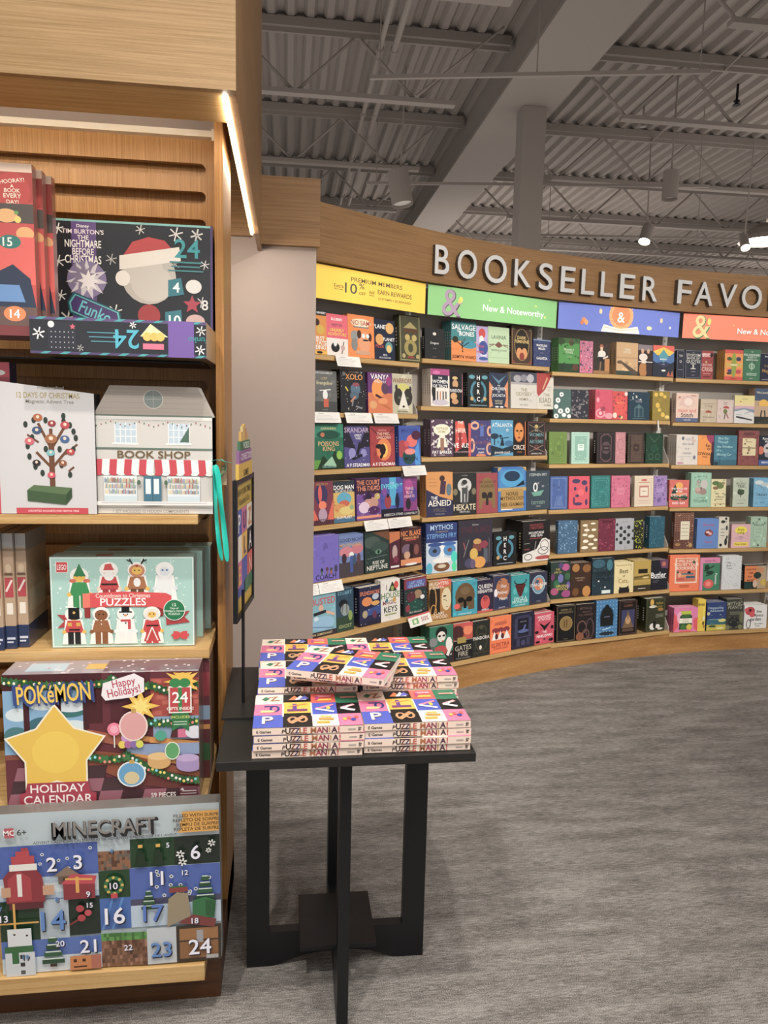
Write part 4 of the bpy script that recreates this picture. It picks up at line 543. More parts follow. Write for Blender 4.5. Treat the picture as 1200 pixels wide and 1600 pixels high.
 (3, 7, 0.056, 0.147, 0.239, 0.03, '101012', 2, 'f.03 .03 6a5840;t.5 .87 .05 8a7850 KEEPER OF;t.5 .8 .05 8a7850 MYTHOLOGY;e.5 .5 .34 .2 8a6c38;o.5 .5 .34 .2 .03 a08848;r.38 .4 .45 .6 6a5028;r.5 .4 .57 .6 6a5028;t.5 .08 .03 776 EDITH', 'black cover with gold coin'),
 (3, 7, 0.207, 0.155, 0.234, 0.03, '1c1416', 2, 't.5 .88 .06 6a5048 MYTHICAL;t.5 .78 .05 6a5048 BEASTS;t.5 .7 .05 6a5048 FULL SORCERY;o.3 .35 .25 .2 .06 6a4a40;o.7 .3 .22 .3 .06 584048;o.5 .15 .2 .15 .06 6a4a40;e.2 .1 .2 .12 8a5030;l.7 .9 .8 .6 .04 4a3438', 'black brown cover with curling tentacles'),
 (3, 7, 0.365, 0.172, 0.247, 0.03, '2a78b0', 2, 'g.05 .05 .95 .95 7 10 .018 d8e8f0;e.5 .55 .34 .3 1a5080;r.2 .3 .8 .6 101418;e.5 .6 .28 .22 101418;e.5 .8 .1 .08 101418;l.3 .2 .7 .25 .04 a0d0f0;e.5 .1 .35 .05 1c2c38;l.5 .6 .5 .6 .01 fff;t.5 .55 .03 88a ARABIAN', 'blue dotted cover with black lantern shape'),
 (3, 7, 0.547, 0.154, 0.234, 0.025, '1c1414', 2, 'f.04 .02 6a4c40;t.5 .93 .04 6a4038 DRACULA;t.5 .84 .06 8a5840 CLASSIC;r.15 .2 .85 .72 3a3c68;p 7a5c40 .2 .2 .5 .7 .8 .2;e.5 .42 .14 .12 c09868;e.5 .5 .06 .06 a07850;r.2 .1 .8 .18 5c4434', 'black cover with pyramid and seated idol'),
 (3, 7, 0.776, 0.164, 0.227, 0.05, '343824', 2, 'f.03 .02 5a6038;e.3 .88 .1 .1 d8a838;e.35 .75 .2 .04 d8d8c8;t.7 .85 .08 a08828 Italian;t.65 .75 .06 a08828 Legends;e.75 .65 .15 .05 a07028;r.5 .5 .9 .51 aa9;r.5 .46 .9 .47 aa9;r.5 .42 .9 .43 aa9;e.35 .15 .16 .1 e8e4e0;e.6 .15 .14 .06 e8e4e0;e.45 .2 .08 .12 181c14;e.75 .07 .14 .03 e8e4e0', 'thick olive cover with white flowers and gold text'),
 (4, 1, 0.015, 0.06, 0.184, 0.03, '1c2238', 0, 'f.06 .03 8890a8;t.5 .8 .08 d0d0d0 TH;t.5 .6 .08 d0d0d0 Q;l.2 .3 .8 .3 .03 aab', 'navy cover copy standing half hidden at left end'),
 (4, 1, 0.08, 0.123, 0.189, 0.03, '1c2238', 0, 'f.03 .015 9098b0;t.5 .9 .03 ccc THE;t.5 .82 .09 d8d8d0 STOICISM;t.5 .71 .08 d8d8d0 BOOK OF;t.5 .6 .1 d8d8d0 QUOTES;l.5 .36 .5 .48 .08 d8d8d0;r.35 .33 .65 .36 d8d8d0;r.35 .5 .65 .53 d8d8d0;t.5 .24 .03 aab WISDOM;t.5 .12 .03 aab PAUSE', 'navy cover with pale column emblem and quotes title'),
 (4, 1, 0.205, 0.088, 0.189, 0.02, 'a02c30', 1, 'r.1 .78 .75 .92 c84038;t.4 .88 .06 fff AMANDA;t.4 .81 .05 fff MONTELL;e.85 .85 .12 .08 181820;t.45 .5 .08 f0c8c0 CRYSTAL;t.5 .35 .14 e8c0b8 CRISIS;r.15 .18 .8 .2 d0a0a0;r.15 .06 .8 .1 6a1c28;e.4 .6 .08 .03 d8d070', 'dark red cover with pale title'),
 (4, 1, 0.384, 0.142, 0.203, 0.02, 'e8a030', 3, 'r0 .88 1 1 d83828;r0 0 1 .12 d83828;r.08 .6 .45 .86 f08830;r.55 .6 .95 .86 f08830;r.08 .14 .45 .4 f07828;r.55 .14 .95 .4 f07828;e.25 .7 .14 .06 406030;e.75 .7 .14 .07 303860;e.3 .3 .14 .06 583878;e.75 .28 .14 .07 c03040;e.25 .22 .14 .04 3a5028;e.5 .5 .14 .42 98a838;r.1 .46 .9 .54 d0b850;t.5 .5 .04 fff GREATEST;t.5 .05 .05 a02020 TAROT', 'orange and red tarot cover, front of thick stack'),
 (4, 1, 0.528, 0.136, 0.212, 0.02, '3c7858', 0, 't.5 .92 .03 e0e8e0 THE;t.5 .82 .07 e0e8e0 PHILOSOPHERS;t.5 .74 .05 e0e8e0 GUIDE TO;t.5 .66 .05 e0e8e0 MEDITATION;e.5 .46 .18 .1 a8c8b0;e.5 .46 .12 .07 3c7858;p a8c8b0 .5 .62 .56 .46 .5 .3 .44 .46;r.2 .22 .8 .24 c0d8c8;r.2 .17 .8 .19 c0d8c8;t.5 .07 .03 dde BOOK', 'green cover with white compass emblem'),
 (4, 1, 0.667, 0.125, 0.186, 0.03, '1c2440', 0, 't.35 .9 .05 fff Brad;t.35 .55 .07 a08040 THE;t.4 .38 .12 b88848 Magic;l.1 .05 .9 .08 .03 aab', 'navy cover cut by the right edge with bronze script'),
 (4, 2, 0.036, 0.17, 0.193, 0.05, 'e8c8b8', 0, 'r0 0 1 .14 50608c;t.5 .4 .13 d86050 mom and;t.5 .24 .15 1c1c28 Stitch;e.5 .72 .3 .2 e0b8b0;e.55 .7 .2 .14 f0dcd0;e.15 .85 .06 .04 c08070;r.65 .9 .9 .93 c06050;t.5 .07 .05 dde THE LIFE', 'pink beige cover with dark brush title and blue base'),
 (4, 2, 0.224, 0.125, 0.159, 0.03, 'c8b8a0', 0, 't.5 .8 .04 6a5c4c THE LITTLE BOOK OF;t.5 .7 .04 6a5c4c MUSHROOMS;e.5 .42 .2 .1 a83828;r.2 .28 .8 .42 c8b8a0;l.5 .25 .5 .4 .06 e0d0b0;l.15 .23 .85 .23 .03 3c3428;l.15 .12 .85 .12 .01 9a8', 'tan cover with red mushroom'),
 (4, 2, 0.352, 0.13, 0.158, 0.03, 'dcc8c0', 0, 'f.05 .01 c0a8a0;t.5 .87 .04 6a5c58 FOREST;t.5 .8 .03 6a5c58 FAMILIARS;e.55 .65 .18 .08 b83c38;r.35 .5 .75 .62 dcc8c0;e.5 .5 .12 .1 6a8038;l.45 .15 .5 .42 .05 4a3830;l.7 .2 .55 .42 .05 903840;e.2 .6 .03 .02 c04038;l.3 .08 .75 .08 .01 a88', 'pale pink cover with walking mushroom figure'),
 (4, 2, 0.488, 0.159, 0.191, 0.03, 'e0e0e0', 0, 'r0 .72 1 1 e8dc90;r0 .5 1 .62 d8b0c0;r0 .62 1 .72 f0d8a0;t.5 .87 .03 887 WEIGHTLESS;p 8898b0 0 .42 .5 .5 1 .38 1 .5 .5 .55 0 .5;p 303440 .1 .2 .4 .16 .9 .1 .9 .14 .4 .22 .1 .26;l.1 .32 .4 .3 .02 8898b0;l.5 .35 .9 .45 .02 6878a0;e.3 .78 .06 .02 d08858', 'white and yellow cover with brushstroke waves'),
 (4, 2, 0.647, 0.146, 0.244, 0.03, 'c0a080', 1, 'r0 .65 1 1 3c5070;r0 0 1 .2 181c18;e.5 .55 .26 .14 f0b818;t.4 .88 .06 e8e0c0 We Loved;l.3 .15 .35 .35 .06 30241c;l.55 .18 .5 .38 .06 30241c;l.2 .35 .6 .35 .03 30241c;r0 .2 1 .5 c8a888;p 2c3020 0 0 1 .2 1 0;l.35 .2 .4 .38 .07 241c18;l.6 .2 .55 .38 .07 241c18', 'dusk coloured cover with yellow sun'),
 (4, 3, 0.049, 0.164, 0.204, 0.025, 'e0d8d0', 3, 't.55 .7 .08 7a8090 this book;t.5 .55 .08 7a8090 is a;t.5 .4 .08 7a8090 retreat;e.3 .88 .06 .06 5a6078;e.75 .9 .06 .05 c8b0b0;e.85 .25 .06 .07 707890;e.2 .06 .16 .04 c890a8;e.55 .85 .14 .05 c8c0c8;r.1 .27 .7 .28 99a;e.8 .8 .1 .05 d8b8b0', 'cream white cover with loose handwriting, front of stack'),
 (4, 3, 0.215, 0.121, 0.204, 0.02, 'f09018', 0, "p a02860 .5 1 1 1 1 .6 .85 .7 .6 .85;e.95 .2 .15 .3 2c1c28;t.65 .66 .1 201c20 Eat;t.7 .54 .08 201c20 Of;t.4 .38 .1 201c20 O'Wine;t.45 .28 .05 201c20 Home;e.95 .6 .1 .2 60203c", 'orange and magenta cover with black brush title'),
 (4, 3, 0.341, 0.179, 0.206, 0.02, '3c8098', 0, 't.4 .9 .08 a8dce0 Blue Sky;t.38 .78 .08 a8dce0 Through;t.48 .62 .08 a8dce0 the Window;t.2 .5 .08 a8dce0 of a;t.45 .36 .08 a8dce0 Moving Car;r0 0 1 .18 2c6880;e.1 .06 .1 .06 183c4c;l.25 .03 .25 .2 .02 183c4c', 'blue cover with pale stacked lettering'),
 (4, 3, 0.531, 0.164, 0.24, 0.03, '8a3c3c', 0, 'n 6 60 .02 a85c50;r.2 .28 .85 .78 e8d8a8;t.52 .68 .04 6a4c38 Flowers;l.1 .5 .9 .5 .03 6a4c38;e.52 .48 .06 .08 a08858;t.52 .35 .03 998 POETRY;e.5 .9 .3 .05 6a2c30;n 4 16 .04 6a2c30', 'brick red ornate cover with cream label'),
 (4, 3, 0.698, 0.14, 0.208, 0.03, '20283c', 0, 'r0 0 1 .18 3058a0;e.1 .5 .18 .14 d86848;e.55 .55 .3 .2 d0c8c8;e.45 .58 .08 .04 444;t.4 .9 .08 fff Randy;t.5 .8 .07 fff Watts;t.4 .1 .06 fff BEEN IN;e.5 .35 .18 .08 a0a0a8', 'dark cover with grey portrait at right edge'),
 (4, 4, 0.006, 0.15, 0.185, 0.03, 'd85c50', 0, 'e.5 .8 .2 .12 f0a838;p 1c4038 .1 .5 .3 .85 .45 .5;e.3 .35 .25 .1 1c4840;e.75 .35 .2 .1 1c4840;t.5 .68 .07 fff THE BOOK OF;t.5 .58 .07 fff MORE;t.5 .45 .1 f8f0e0 DELIGHTS;t.5 .15 .08 fff ROSS GAY;e.5 .5 .15 .06 e88838;l.5 .08 .5 .3 .03 1c3830;l.2 .35 .8 .3 .02 d07840', 'coral cover with orange sun and white title'),
 (4, 4, 0.171, 0.157, 0.235, 0.03, '98c8b0', 1, 'f.04 .008 78a890;t.5 .9 .04 5a8878 JOURNEY;e.35 .7 .1 .1 b0b0a8;e.65 .66 .18 .14 c8c4c0;e.4 .48 .2 .1 b0948c;e.6 .45 .18 .1 a08880;e.35 .52 .14 .06 c8a8a0;o.4 .75 .08 .06 .02 6a6860;t.5 .27 .04 5a8070 A YEAR OF;t.5 .18 .08 5a8070 OCEANS;e.5 .55 .04 .04 705c58', 'mint cover with shell drawing'),
 (4, 4, 0.33, 0.116, 0.193, 0.02, 'e0d8a8', 0, 'e.3 .85 .25 .08 5a7848;e.6 .75 .25 .1 6a8048;e.3 .68 .2 .06 8a6c48;e.8 .85 .12 .06 a89868;n 3 14 .04 485c30;r.3 .35 .9 .37 887858;t.55 .28 .04 6a6040 FORAGERS;r.2 .1 .9 .12 a08050;t.4 .48 .05 554 field', 'cream cover with green foliage at top'),
 (4, 4, 0.502, 0.126, 0.202, 0.03, 'c0ccb8', 0, 't.5 .86 .03 4a5848 THE;t.5 .8 .05 4a5848 BRILLIANCE;t.5 .7 .09 4a5848 TREE;e.5 .5 .22 .1 2c4828;e.6 .54 .12 .06 3a5830;l.5 .32 .5 .5 .05 3a3020;r.25 .22 .8 .23 788;t.5 .12 .03 4a5848 JACQUELINE;e.4 .56 .1 .05 34502c', 'pale green cover with small dark tree'),
 (4, 4, 0.667, 0.147, 0.199, 0.02, '68b0d8', 3, 'e.3 .85 .25 .08 d8e4e8;e.65 .78 .25 .08 c0d0d8;l.2 .8 .6 .6 .03 708898;t.5 .42 .08 1c3040 FRIDAY;r.2 .3 .9 .31 4a7890;t.5 .15 .04 2a5070 NOTES;e.8 .7 .1 .05 e8eef0', 'sky blue cover with white birds, front of stack'),
 (4, 5, 0.045, 0.15, 0.249, 0.035, '6a4034', 0, 'g.05 .5 .95 .98 9 9 .03 a87858;g.08 .08 .95 .45 8 7 .03 4a2820;n 5 20 .03 c8a078;r.32 .25 .78 .76 e0d8c0;r.38 .66 .72 .67 554;r.38 .56 .72 .57 554;r.38 .46 .72 .47 554;r.38 .36 .72 .37 554;e.2 .12 .14 .04 a87840;e.85 .1 .1 .06 b89050', 'brown patterned cover with cream vertical label'),
 (4, 5, 0.221, 0.169, 0.204, 0.03, '5080c8', 1, 't.55 .8 .08 c03858 Favorites;e.55 .52 .2 .12 902c38;e.5 .55 .08 .04 e8c8c0;e.62 .5 .08 .05 d8a8a8;t.55 .22 .07 c03858 Francis;r.2 .08 .8 .09 3060a8;e.45 .48 .06 .04 5c1c28', 'blue cover with dark red central emblem'),
 (4, 5, 0.391, 0.079, 0.216, 0.02, 'd8d4c4', 1, 't.5 .85 .06 181818 CATS;e.7 .95 .12 .04 1c1c1c;e.8 .65 .1 .08 1c1c1c;e.4 .85 .2 .05 1c1c1c;r.2 .6 .6 .62 666;r.2 .5 .6 .52 666;r.2 .4 .6 .42 666;e.75 .2 .14 .12 1c1c1c;e.25 .1 .14 .05 1c1c1c;e.85 .35 .08 .06 1c1c1c', 'cream cover with black cat silhouettes'),
 (4, 5, 0.494, 0.151, 0.164, 0.02, 'e0b0b8', 0, 'e.5 .75 .32 .17 f0e020;t.5 .78 .09 5a4818 Simply;t.5 .65 .1 5a4818 Living;t.5 .47 .05 805878 without;t.5 .36 .03 806 clutter;r.15 .08 .9 .24 f0d828;t.5 .16 .08 5a4818 Dana Green;r.2 .4 .8 .41 a07090', 'small pink cover with yellow oval'),
 (4, 5, 0.645, 0.133, 0.213, 0.025, 'a8c8b0', 1, 'f.06 .01 5a8870;o.5 .5 .35 .4 .015 5a8870;t.5 .74 .06 4a7060 TREASURY;e.5 .93 .07 .03 4a6858;e.5 .07 .07 .04 4a6858;l.3 .5 .7 .5 .015 6a9880;l.3 .35 .7 .35 .015 6a9880;l.3 .6 .7 .6 .015 6a9880;e.15 .8 .05 .04 5a8870;e.85 .8 .05 .04 5a8870', 'pale green ornate cover'),
 (4, 6, 0.007, 0.23, 0.249, 0.03, 'f06820', 0, 'r.18 .22 .92 .92 f0d8c0;r.22 .26 .88 .9 d86848;t.55 .84 .07 f8e8d8 I WILL JUDGE;t.55 .74 .08 f8e8d8 YOU BY YOUR;t.55 .64 .08 f8e8d8 BOOKSHELF;r.3 .4 .55 .46 e09048;r.55 .36 .85 .42 306078;r.4 .46 .8 .5 387888;e.65 .52 .06 .03 201c20;r.25 .3 .5 .36 c04838;r.52 .3 .85 .35 c86848;e.33 .45 .05 .07 e8b090;e.5 .12 .2 .015 c05018;e.8 .8 .05 .04 386048;t.5 .16 .03 a04010 GRANT SNIDER;r.24 .5 .3 .56 306058', 'large orange cover with framed bookshelf picture'),
 (4, 6, 0.241, 0.155, 0.226, 0.025, 'd87ca8', 0, 'r.15 0 1 .84 388060;t.5 .9 .06 903868 HOW TO;e.35 .7 .12 .1 143828;e.5 .55 .2 .06 143828;e.45 .2 .26 .14 d83838;e.45 .2 .14 .08 f07868;l.2 .6 .7 .75 .06 143828;T.82 .35 .11 e8f0e8 Peonies;l.3 .45 .6 .5 .05 143828', 'pink and green cover with red peony'),
 (4, 6, 0.413, 0.156, 0.235, 0.03, 'd8dce0', 1, 'n 5 60 .014 404858;n 9 20 .012 885;t.35 .8 .05 556 The;t.35 .72 .05 556 Book;t.4 .64 .05 556 Love;l.25 .6 .25 .85 .008 667;l.6 .12 .85 .12 .008 667', 'white cover with scattered small dark dots'),
 (4, 6, 0.596, 0.173, 0.17, 0.05, '181c20', 0, 'r0 0 1 1 203030;r0 .3 .6 .95 e07828;r.6 0 1 .95 b8a080;t.3 .8 .07 5c1c10 CREATIVE;t.3 .65 .07 5c1c10 TIME;t.25 .5 .07 5c1c10 FOR;t.3 .35 .07 5c1c10 MAKERS;e.7 .75 .2 .15 c88858;e.6 .55 .18 .14 243830;e.9 .25 .15 .14 d0b030;e.5 .2 .1 .16 d8b8a0;r0 0 .3 .25 1c4038;r0 .95 1 1 333', 'black boxed cover with orange title block'),
 (4, 7, 0.048, 0.185, 0.169, 0.025, 'e070a8', 2, 'p e03848 0 .0 .18 .2 .2 .55 0 .8;p e03848 1 0 .85 .15 .82 .5 1 .6;e.25 .6 .12 .25 f0a8c8;r.3 .72 .72 .86 b8c828;p 2c5030 .22 .1 .26 .65 .35 .72 .68 .72 .76 .65 .76 .1;r.24 .36 .76 .56 f0f0d8;t.5 .5 .05 c84028 PICKLES;t.5 .42 .04 388048 PRESERVED;e.65 .2 .12 .12 d8c020;e.4 .2 .12 .12 407830;r.25 0 .75 .06 e04858;e.5 .65 .2 .05 40703c', 'pink cover with pickle jar'),
 (4, 7, 0.232, 0.06, 0.222, 0.02, 'e8c818', 2, 't.35 .85 .1 1c1c18 Eleven;e.8 .6 .12 .2 f0dc40;e.8 .4 .12 .06 e8e8d8;e.75 .25 .12 .06 5c4828;n 4 14 .03 a08818;e.85 .15 .1 .06 a87820', 'yellow cover partly hidden behind pink one'),
 (4, 7, 0.304, 0.152, 0.199, 0.03, '183878', 2, 'r0 .18 1 .38 2c6878;r0 0 1 .2 c8b838;e.8 .35 .2 .06 e0d870;t.45 .8 .08 b0c8d8 Disappearing;t.5 .7 .08 b0c8d8 Adventures;r.1 .38 .8 .4 88b0c0;e.08 .6 .08 .06 c8c898;e.7 .55 .04 .02 90a8b8;e.3 .15 .2 .04 405c38;e.7 .08 .2 .04 e8e090;n 3 8 .015 c0c8a0', 'blue cover with yellow meadow'),
 (4, 7, 0.457, 0.135, 0.216, 0.03, '3c3e38', 2, 't.5 .85 .11 a8a898 MYTHIC;t.5 .73 .1 a8a898 PLANTS;r.2 .56 .8 .58 8a8a78;r.2 .5 .8 .52 8a8a78;e.45 .25 .32 .18 24262c;r.3 .3 .6 .33 4a4c48;n 3 24 .04 6a6c50;e.9 .4 .12 .2 70704c;e.1 .08 .14 .08 7a7c58;e.85 .08 .14 .08 7a7c58', 'dark grey cover with pale capital title'),
 (4, 7, 0.602, 0.183, 0.168, 0.03, 'e8e8e8', 2, 'e.25 .75 .22 .18 c02838;e.1 .8 .1 .08 d83848;e.35 .6 .12 .12 d83848;e.25 .78 .06 .06 401018;t.65 .72 .12 181c20 five;t.65 .56 .12 181c20 Rivers;t.5 .4 .14 181c20 garden;o.2 .2 .1 .2 .03 181c20;t.65 .2 .05 444 Sisters Fellow;t.6 .1 .04 444 NATURE', 'white cover with red flower and black script'),
 (1, 7, 0.6, 0.16, 0.19, 0.03, '1a1c20', 0, 't.5 .85 .08 ddd FIRST NIGHT;r0 0 1 .1 333', 'black book mostly hidden behind the table stacks'),
 (1, 7, 0.79, 0.15, 0.185, 0.03, '286048', 0, 'e.4 .8 .2 .05 e0e0c0;r0 0 1 .1 333', 'green book peeking above the table stacks'),
]
for t_ in BOOKS: put_book(*t_)

# white description cards clipped to shelf fronts
for b, r, u, w_, lab in ((1, 1, .375, .155, 'white description card hanging from the top shelf under the yellow banner'), (1, 2, .24, .165, 'leftmost white card on the second shelf of the yellow-banner bay'), (1, 2, .44, .175, 'middle white card on the second shelf of the yellow-banner bay'), (1, 2, .63, .173, 'right white card on the second shelf of the yellow-banner bay'), (1, 3, .83, .175, 'white card at the right end of the third shelf, yellow-banner bay'), (1, 4, .545, .163, 'left of two touching white cards on the fourth shelf'), (1, 4, .712, .172, 'right of two touching white cards on the fourth shelf'), (1, 5, .185, .042, 'narrow white card at the pillar edge on the fifth shelf'), (1, 5, .23, .15, 'white card beneath the violet book on the fifth shelf')):
    o_, t, n, L, a = bay(b); mb = MB(); H = .056
    mb.box((0, 0, -H), (w_, .001, .0), lin('eceae6')); rn = random.Random(lab)
    art(mb, 't.3 .85 .08 555 STAFF PICK;'+';'.join(f'r.08 {.68-i*.13} {rn.uniform(.6,.93):.2f} {.7-i*.13} 999' for i in range(5)), w_, H, lambda x, y, d: (x, -d, y-H))
    ob = mb.build('shelf_card', M_PRINT); ob.location = at(b, u, SHP[r]+.012, SHZ[b, r]+.002); ob.rotation_euler = (math.radians(-22), 0, a); tag(ob, lab, 'shelf card', 'white shelf cards')
mb = MB(); H = .062; w_ = .17; mb.box((0, 0, -H), (w_, .001, 0), lin('e8e6e0')); art(mb, 'r0 .86 1 1 c83040;r.15 .2 .42 .7 6aa860;s.28 .45 .1 6 e8e8d0;t.72 .48 .38 a05860 50%', w_, H, lambda x, y, d: (x, -d, y-H))
o_, t, n, L, a = bay(1); ob = mb.build('shelf_card', M_PRINT); ob.location = at(1, .81, .105, SHZ[1, 6]+.006); ob.rotation_euler = (math.radians(-25), math.radians(-3), a); tag(ob, 'white fifty percent off card with green square on the sixth shelf', 'shelf card', 'white shelf cards')
mb = MB(); mb.box((0, 0, -.07), (.012, .001, 0), lin('e4e2dc')); ob = mb.build('price_tag', M_PRINT); ob.location = at(3, .855, -.01, SHZ[3, 2]); ob.rotation_euler = (0, math.radians(-12), bay(3)[4]); tag(ob, 'thin white tag dangling below the mustard book', 'tag')

# ================================================================ LEFT DISPLAY UNIT
unit = empty('display_shelf_unit', (-.9, 2.1, 0)); tag(unit, 'tall oak slatwall shelving unit with lit canopy at the left', 'shelving unit')
def part(mb, name, m, parent=unit, bevel=0):
    ob = mb.build(name, m, parent, bevel); ob.matrix_parent_inverse = Matrix.Translation(-parent.location) if parent is unit else Matrix(); return ob
XL = -1.55
# slatted back panel: solid skin with routed rounded slots showing a dark recess
mb = MB(); Y = 2.25; XR = -.192; SX = -.2475; pitch = .0755; sh = .032; z = 2.345; first = 2.21+sh
ztop, zb = 2.345, .12; slots = []; zc = 2.265
while zc > .2: slots.append(zc); zc -= pitch
prev = ztop
for zc in slots:
    mb.box((XL, Y, zc+sh/2), (XR, Y+.018, prev)); prev = zc-sh/2
    # right of the slot, rounded end
    seg = 8; pts = [(XR, zc-sh/2), (XR, zc+sh/2)]+[(SX+math.sin(math.pi*i/seg)*sh/2, zc+math.cos(math.pi*i/seg)*sh/2) for i in range(seg+1)]
    mb.prism(pts, 'y', Y, Y+.018)
mb.box((XL, Y, zb), (XR, Y+.018, prev)); part(mb, 'slat_panel', W_V)
mb = MB(); mb.box((XL, Y+.046, zb), (XR, Y+.056, ztop)); part(mb, 'slot_recess', W_V)
mb = MB(); mb.box((XL, 2.225, 2.345), (-.2, 2.25, 2.362)); mb.box((-.212, 2.222, 2.335), (-.198, 2.226, 2.366)); part(mb, 'top_rail', M_CREAM)
mb = MB(); mb.box((XL, 2.27, 2.362), (-.2, 2.275, 3.3)); part(mb, 'upper_back', M_LAV)
mb = MB(); mb.box((-.196, 2.12, .02), (-.173, 2.40, 2.42)); part(mb, 'end_panel', W_V, bevel=.001)
mb = MB(); mb.box((XL, 1.876, 0), (-.173, 2.4, .118)); part(mb, 'base', W_D, bevel=.002)
for x1, y0, z1, th in ((-.205, 1.785, .172, .045), (-.205, 1.848, .583, .03), (-.205, 1.972, .958, .028), (-.226, 1.925, 1.327, .024)):
    mb = MB(); mb.box((XL, y0, z1-th), (x1, 2.25, z1)); part(mb, 'shelf', W_SH, bevel=.0015)
mb = MB(); mb.box((XL, 2.0, 1.712), (-.22, 2.25, 1.716)); part(mb, 'shelf', M_METAL)  # thin dark shelf, the dimness under the lying box put into its colour
# canopy
can = MB(); can.box((XL, 1.795, 2.303), (-.117, 1.815, 3.5)); part(can, 'canopy_front', W_H)
can = MB(); can.box((-.135, 1.815, 2.303), (-.117, 3.5, 3.5)); part(can, 'canopy_side', W_F)
can = MB(); can.box((XL, 1.815, 2.303), (-.135, 1.99, 2.32)); can.box((-.152, 1.99, 2.303), (-.135, 3.2, 2.32)); part(can, 'soffit', W_SH)
mb = MB(); mb.box((-.149, 1.83, 2.297), (-.140, 3.16, 2.303)); part(mb, 'led_strip', M_LED)
mb = MB(); mb.box((XL, 1.985, 2.325), (-.2, 1.992, 2.335)); part(mb, 'led_strip', M_LED)

# ---------------------------------------------------------------- boxed goods on it
def carton(name, loc, W, H, D, base, spec, lab, cat='box', group=None, rz=0, lean=0, side=None, sidespec=None, top=None, m=M_GLOSS, seg=20, topspec=None):
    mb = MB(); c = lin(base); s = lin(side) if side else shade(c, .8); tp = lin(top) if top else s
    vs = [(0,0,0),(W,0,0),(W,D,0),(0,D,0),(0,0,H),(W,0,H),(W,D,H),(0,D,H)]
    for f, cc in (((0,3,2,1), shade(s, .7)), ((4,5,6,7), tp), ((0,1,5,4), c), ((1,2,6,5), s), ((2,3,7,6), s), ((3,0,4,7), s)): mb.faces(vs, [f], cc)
    art(mb, spec, W, H, lambda x, y, d: (x, -d, y), seg=seg, res=3, bold=.012, eps=.00003)
    if sidespec: art(mb, sidespec, D, H, lambda x, y, d: (W+d, x, y), seg=seg, res=2)
    if topspec: art(mb, topspec, W, D, lambda x, y, d: (x, y, H+d), seg=seg, res=2)
    o = mb.build(name, m); o.location = loc; o.rotation_euler = (-math.radians(lean), 0, rz); tag(o, lab, cat, group); return o
# dark purple-ribbon advent boxes
FL = 'x.05 .93 .035 .006 eee;x.05 .7 .04 .006 eee;x.06 .46 .035 .006 eee;x.55 .95 .03 .005 ddd;x.77 .93 .045 .007 e8e8e8;x.76 .72 .035 .006 bbb;x.95 .72 .03 .005 ddd;x.93 .45 .035 .006 ccc;x.95 .22 .04 .006 ddd;x.37 .73 .035 .006 bbb;x.39 .36 .045 .007 e8e8e8;x.66 .16 .025 .005 ccc;x.13 .17 .03 .005 ddd;x.47 .13 .045 .008 ccc;x.9 .93 .04 .01 ccc;x.1 .3 .05 .01 ccc;'
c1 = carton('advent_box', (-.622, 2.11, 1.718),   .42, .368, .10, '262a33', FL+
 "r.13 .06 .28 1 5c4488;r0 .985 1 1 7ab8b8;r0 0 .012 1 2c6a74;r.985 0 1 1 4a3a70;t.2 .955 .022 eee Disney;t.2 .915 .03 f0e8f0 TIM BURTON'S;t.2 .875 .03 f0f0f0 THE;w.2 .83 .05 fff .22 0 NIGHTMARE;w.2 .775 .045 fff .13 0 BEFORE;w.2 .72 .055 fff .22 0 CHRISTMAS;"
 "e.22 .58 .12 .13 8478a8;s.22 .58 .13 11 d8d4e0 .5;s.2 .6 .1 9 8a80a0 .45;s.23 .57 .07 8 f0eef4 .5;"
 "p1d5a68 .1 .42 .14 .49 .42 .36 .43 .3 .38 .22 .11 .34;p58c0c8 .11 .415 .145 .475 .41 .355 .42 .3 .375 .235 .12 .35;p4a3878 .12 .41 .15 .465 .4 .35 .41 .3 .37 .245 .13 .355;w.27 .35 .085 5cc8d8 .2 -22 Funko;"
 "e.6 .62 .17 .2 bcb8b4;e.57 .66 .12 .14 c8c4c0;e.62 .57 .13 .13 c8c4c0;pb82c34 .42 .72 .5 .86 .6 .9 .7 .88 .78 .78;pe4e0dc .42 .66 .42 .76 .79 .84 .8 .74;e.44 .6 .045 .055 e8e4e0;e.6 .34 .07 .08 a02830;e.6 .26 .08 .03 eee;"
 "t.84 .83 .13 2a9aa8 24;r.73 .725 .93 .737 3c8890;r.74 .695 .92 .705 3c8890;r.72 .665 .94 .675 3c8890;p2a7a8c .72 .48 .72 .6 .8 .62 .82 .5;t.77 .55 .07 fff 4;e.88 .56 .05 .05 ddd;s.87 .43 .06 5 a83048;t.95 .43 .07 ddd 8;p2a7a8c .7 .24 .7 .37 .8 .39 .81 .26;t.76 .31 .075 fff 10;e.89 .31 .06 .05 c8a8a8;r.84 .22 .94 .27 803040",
 'black and purple advent box standing upright behind a lying one, top shelf', group='black advent boxes on the top shelf', side='6a5a48', lean=3, sidespec='p30284a 0 0 .1 .0 .1 1 0 1')
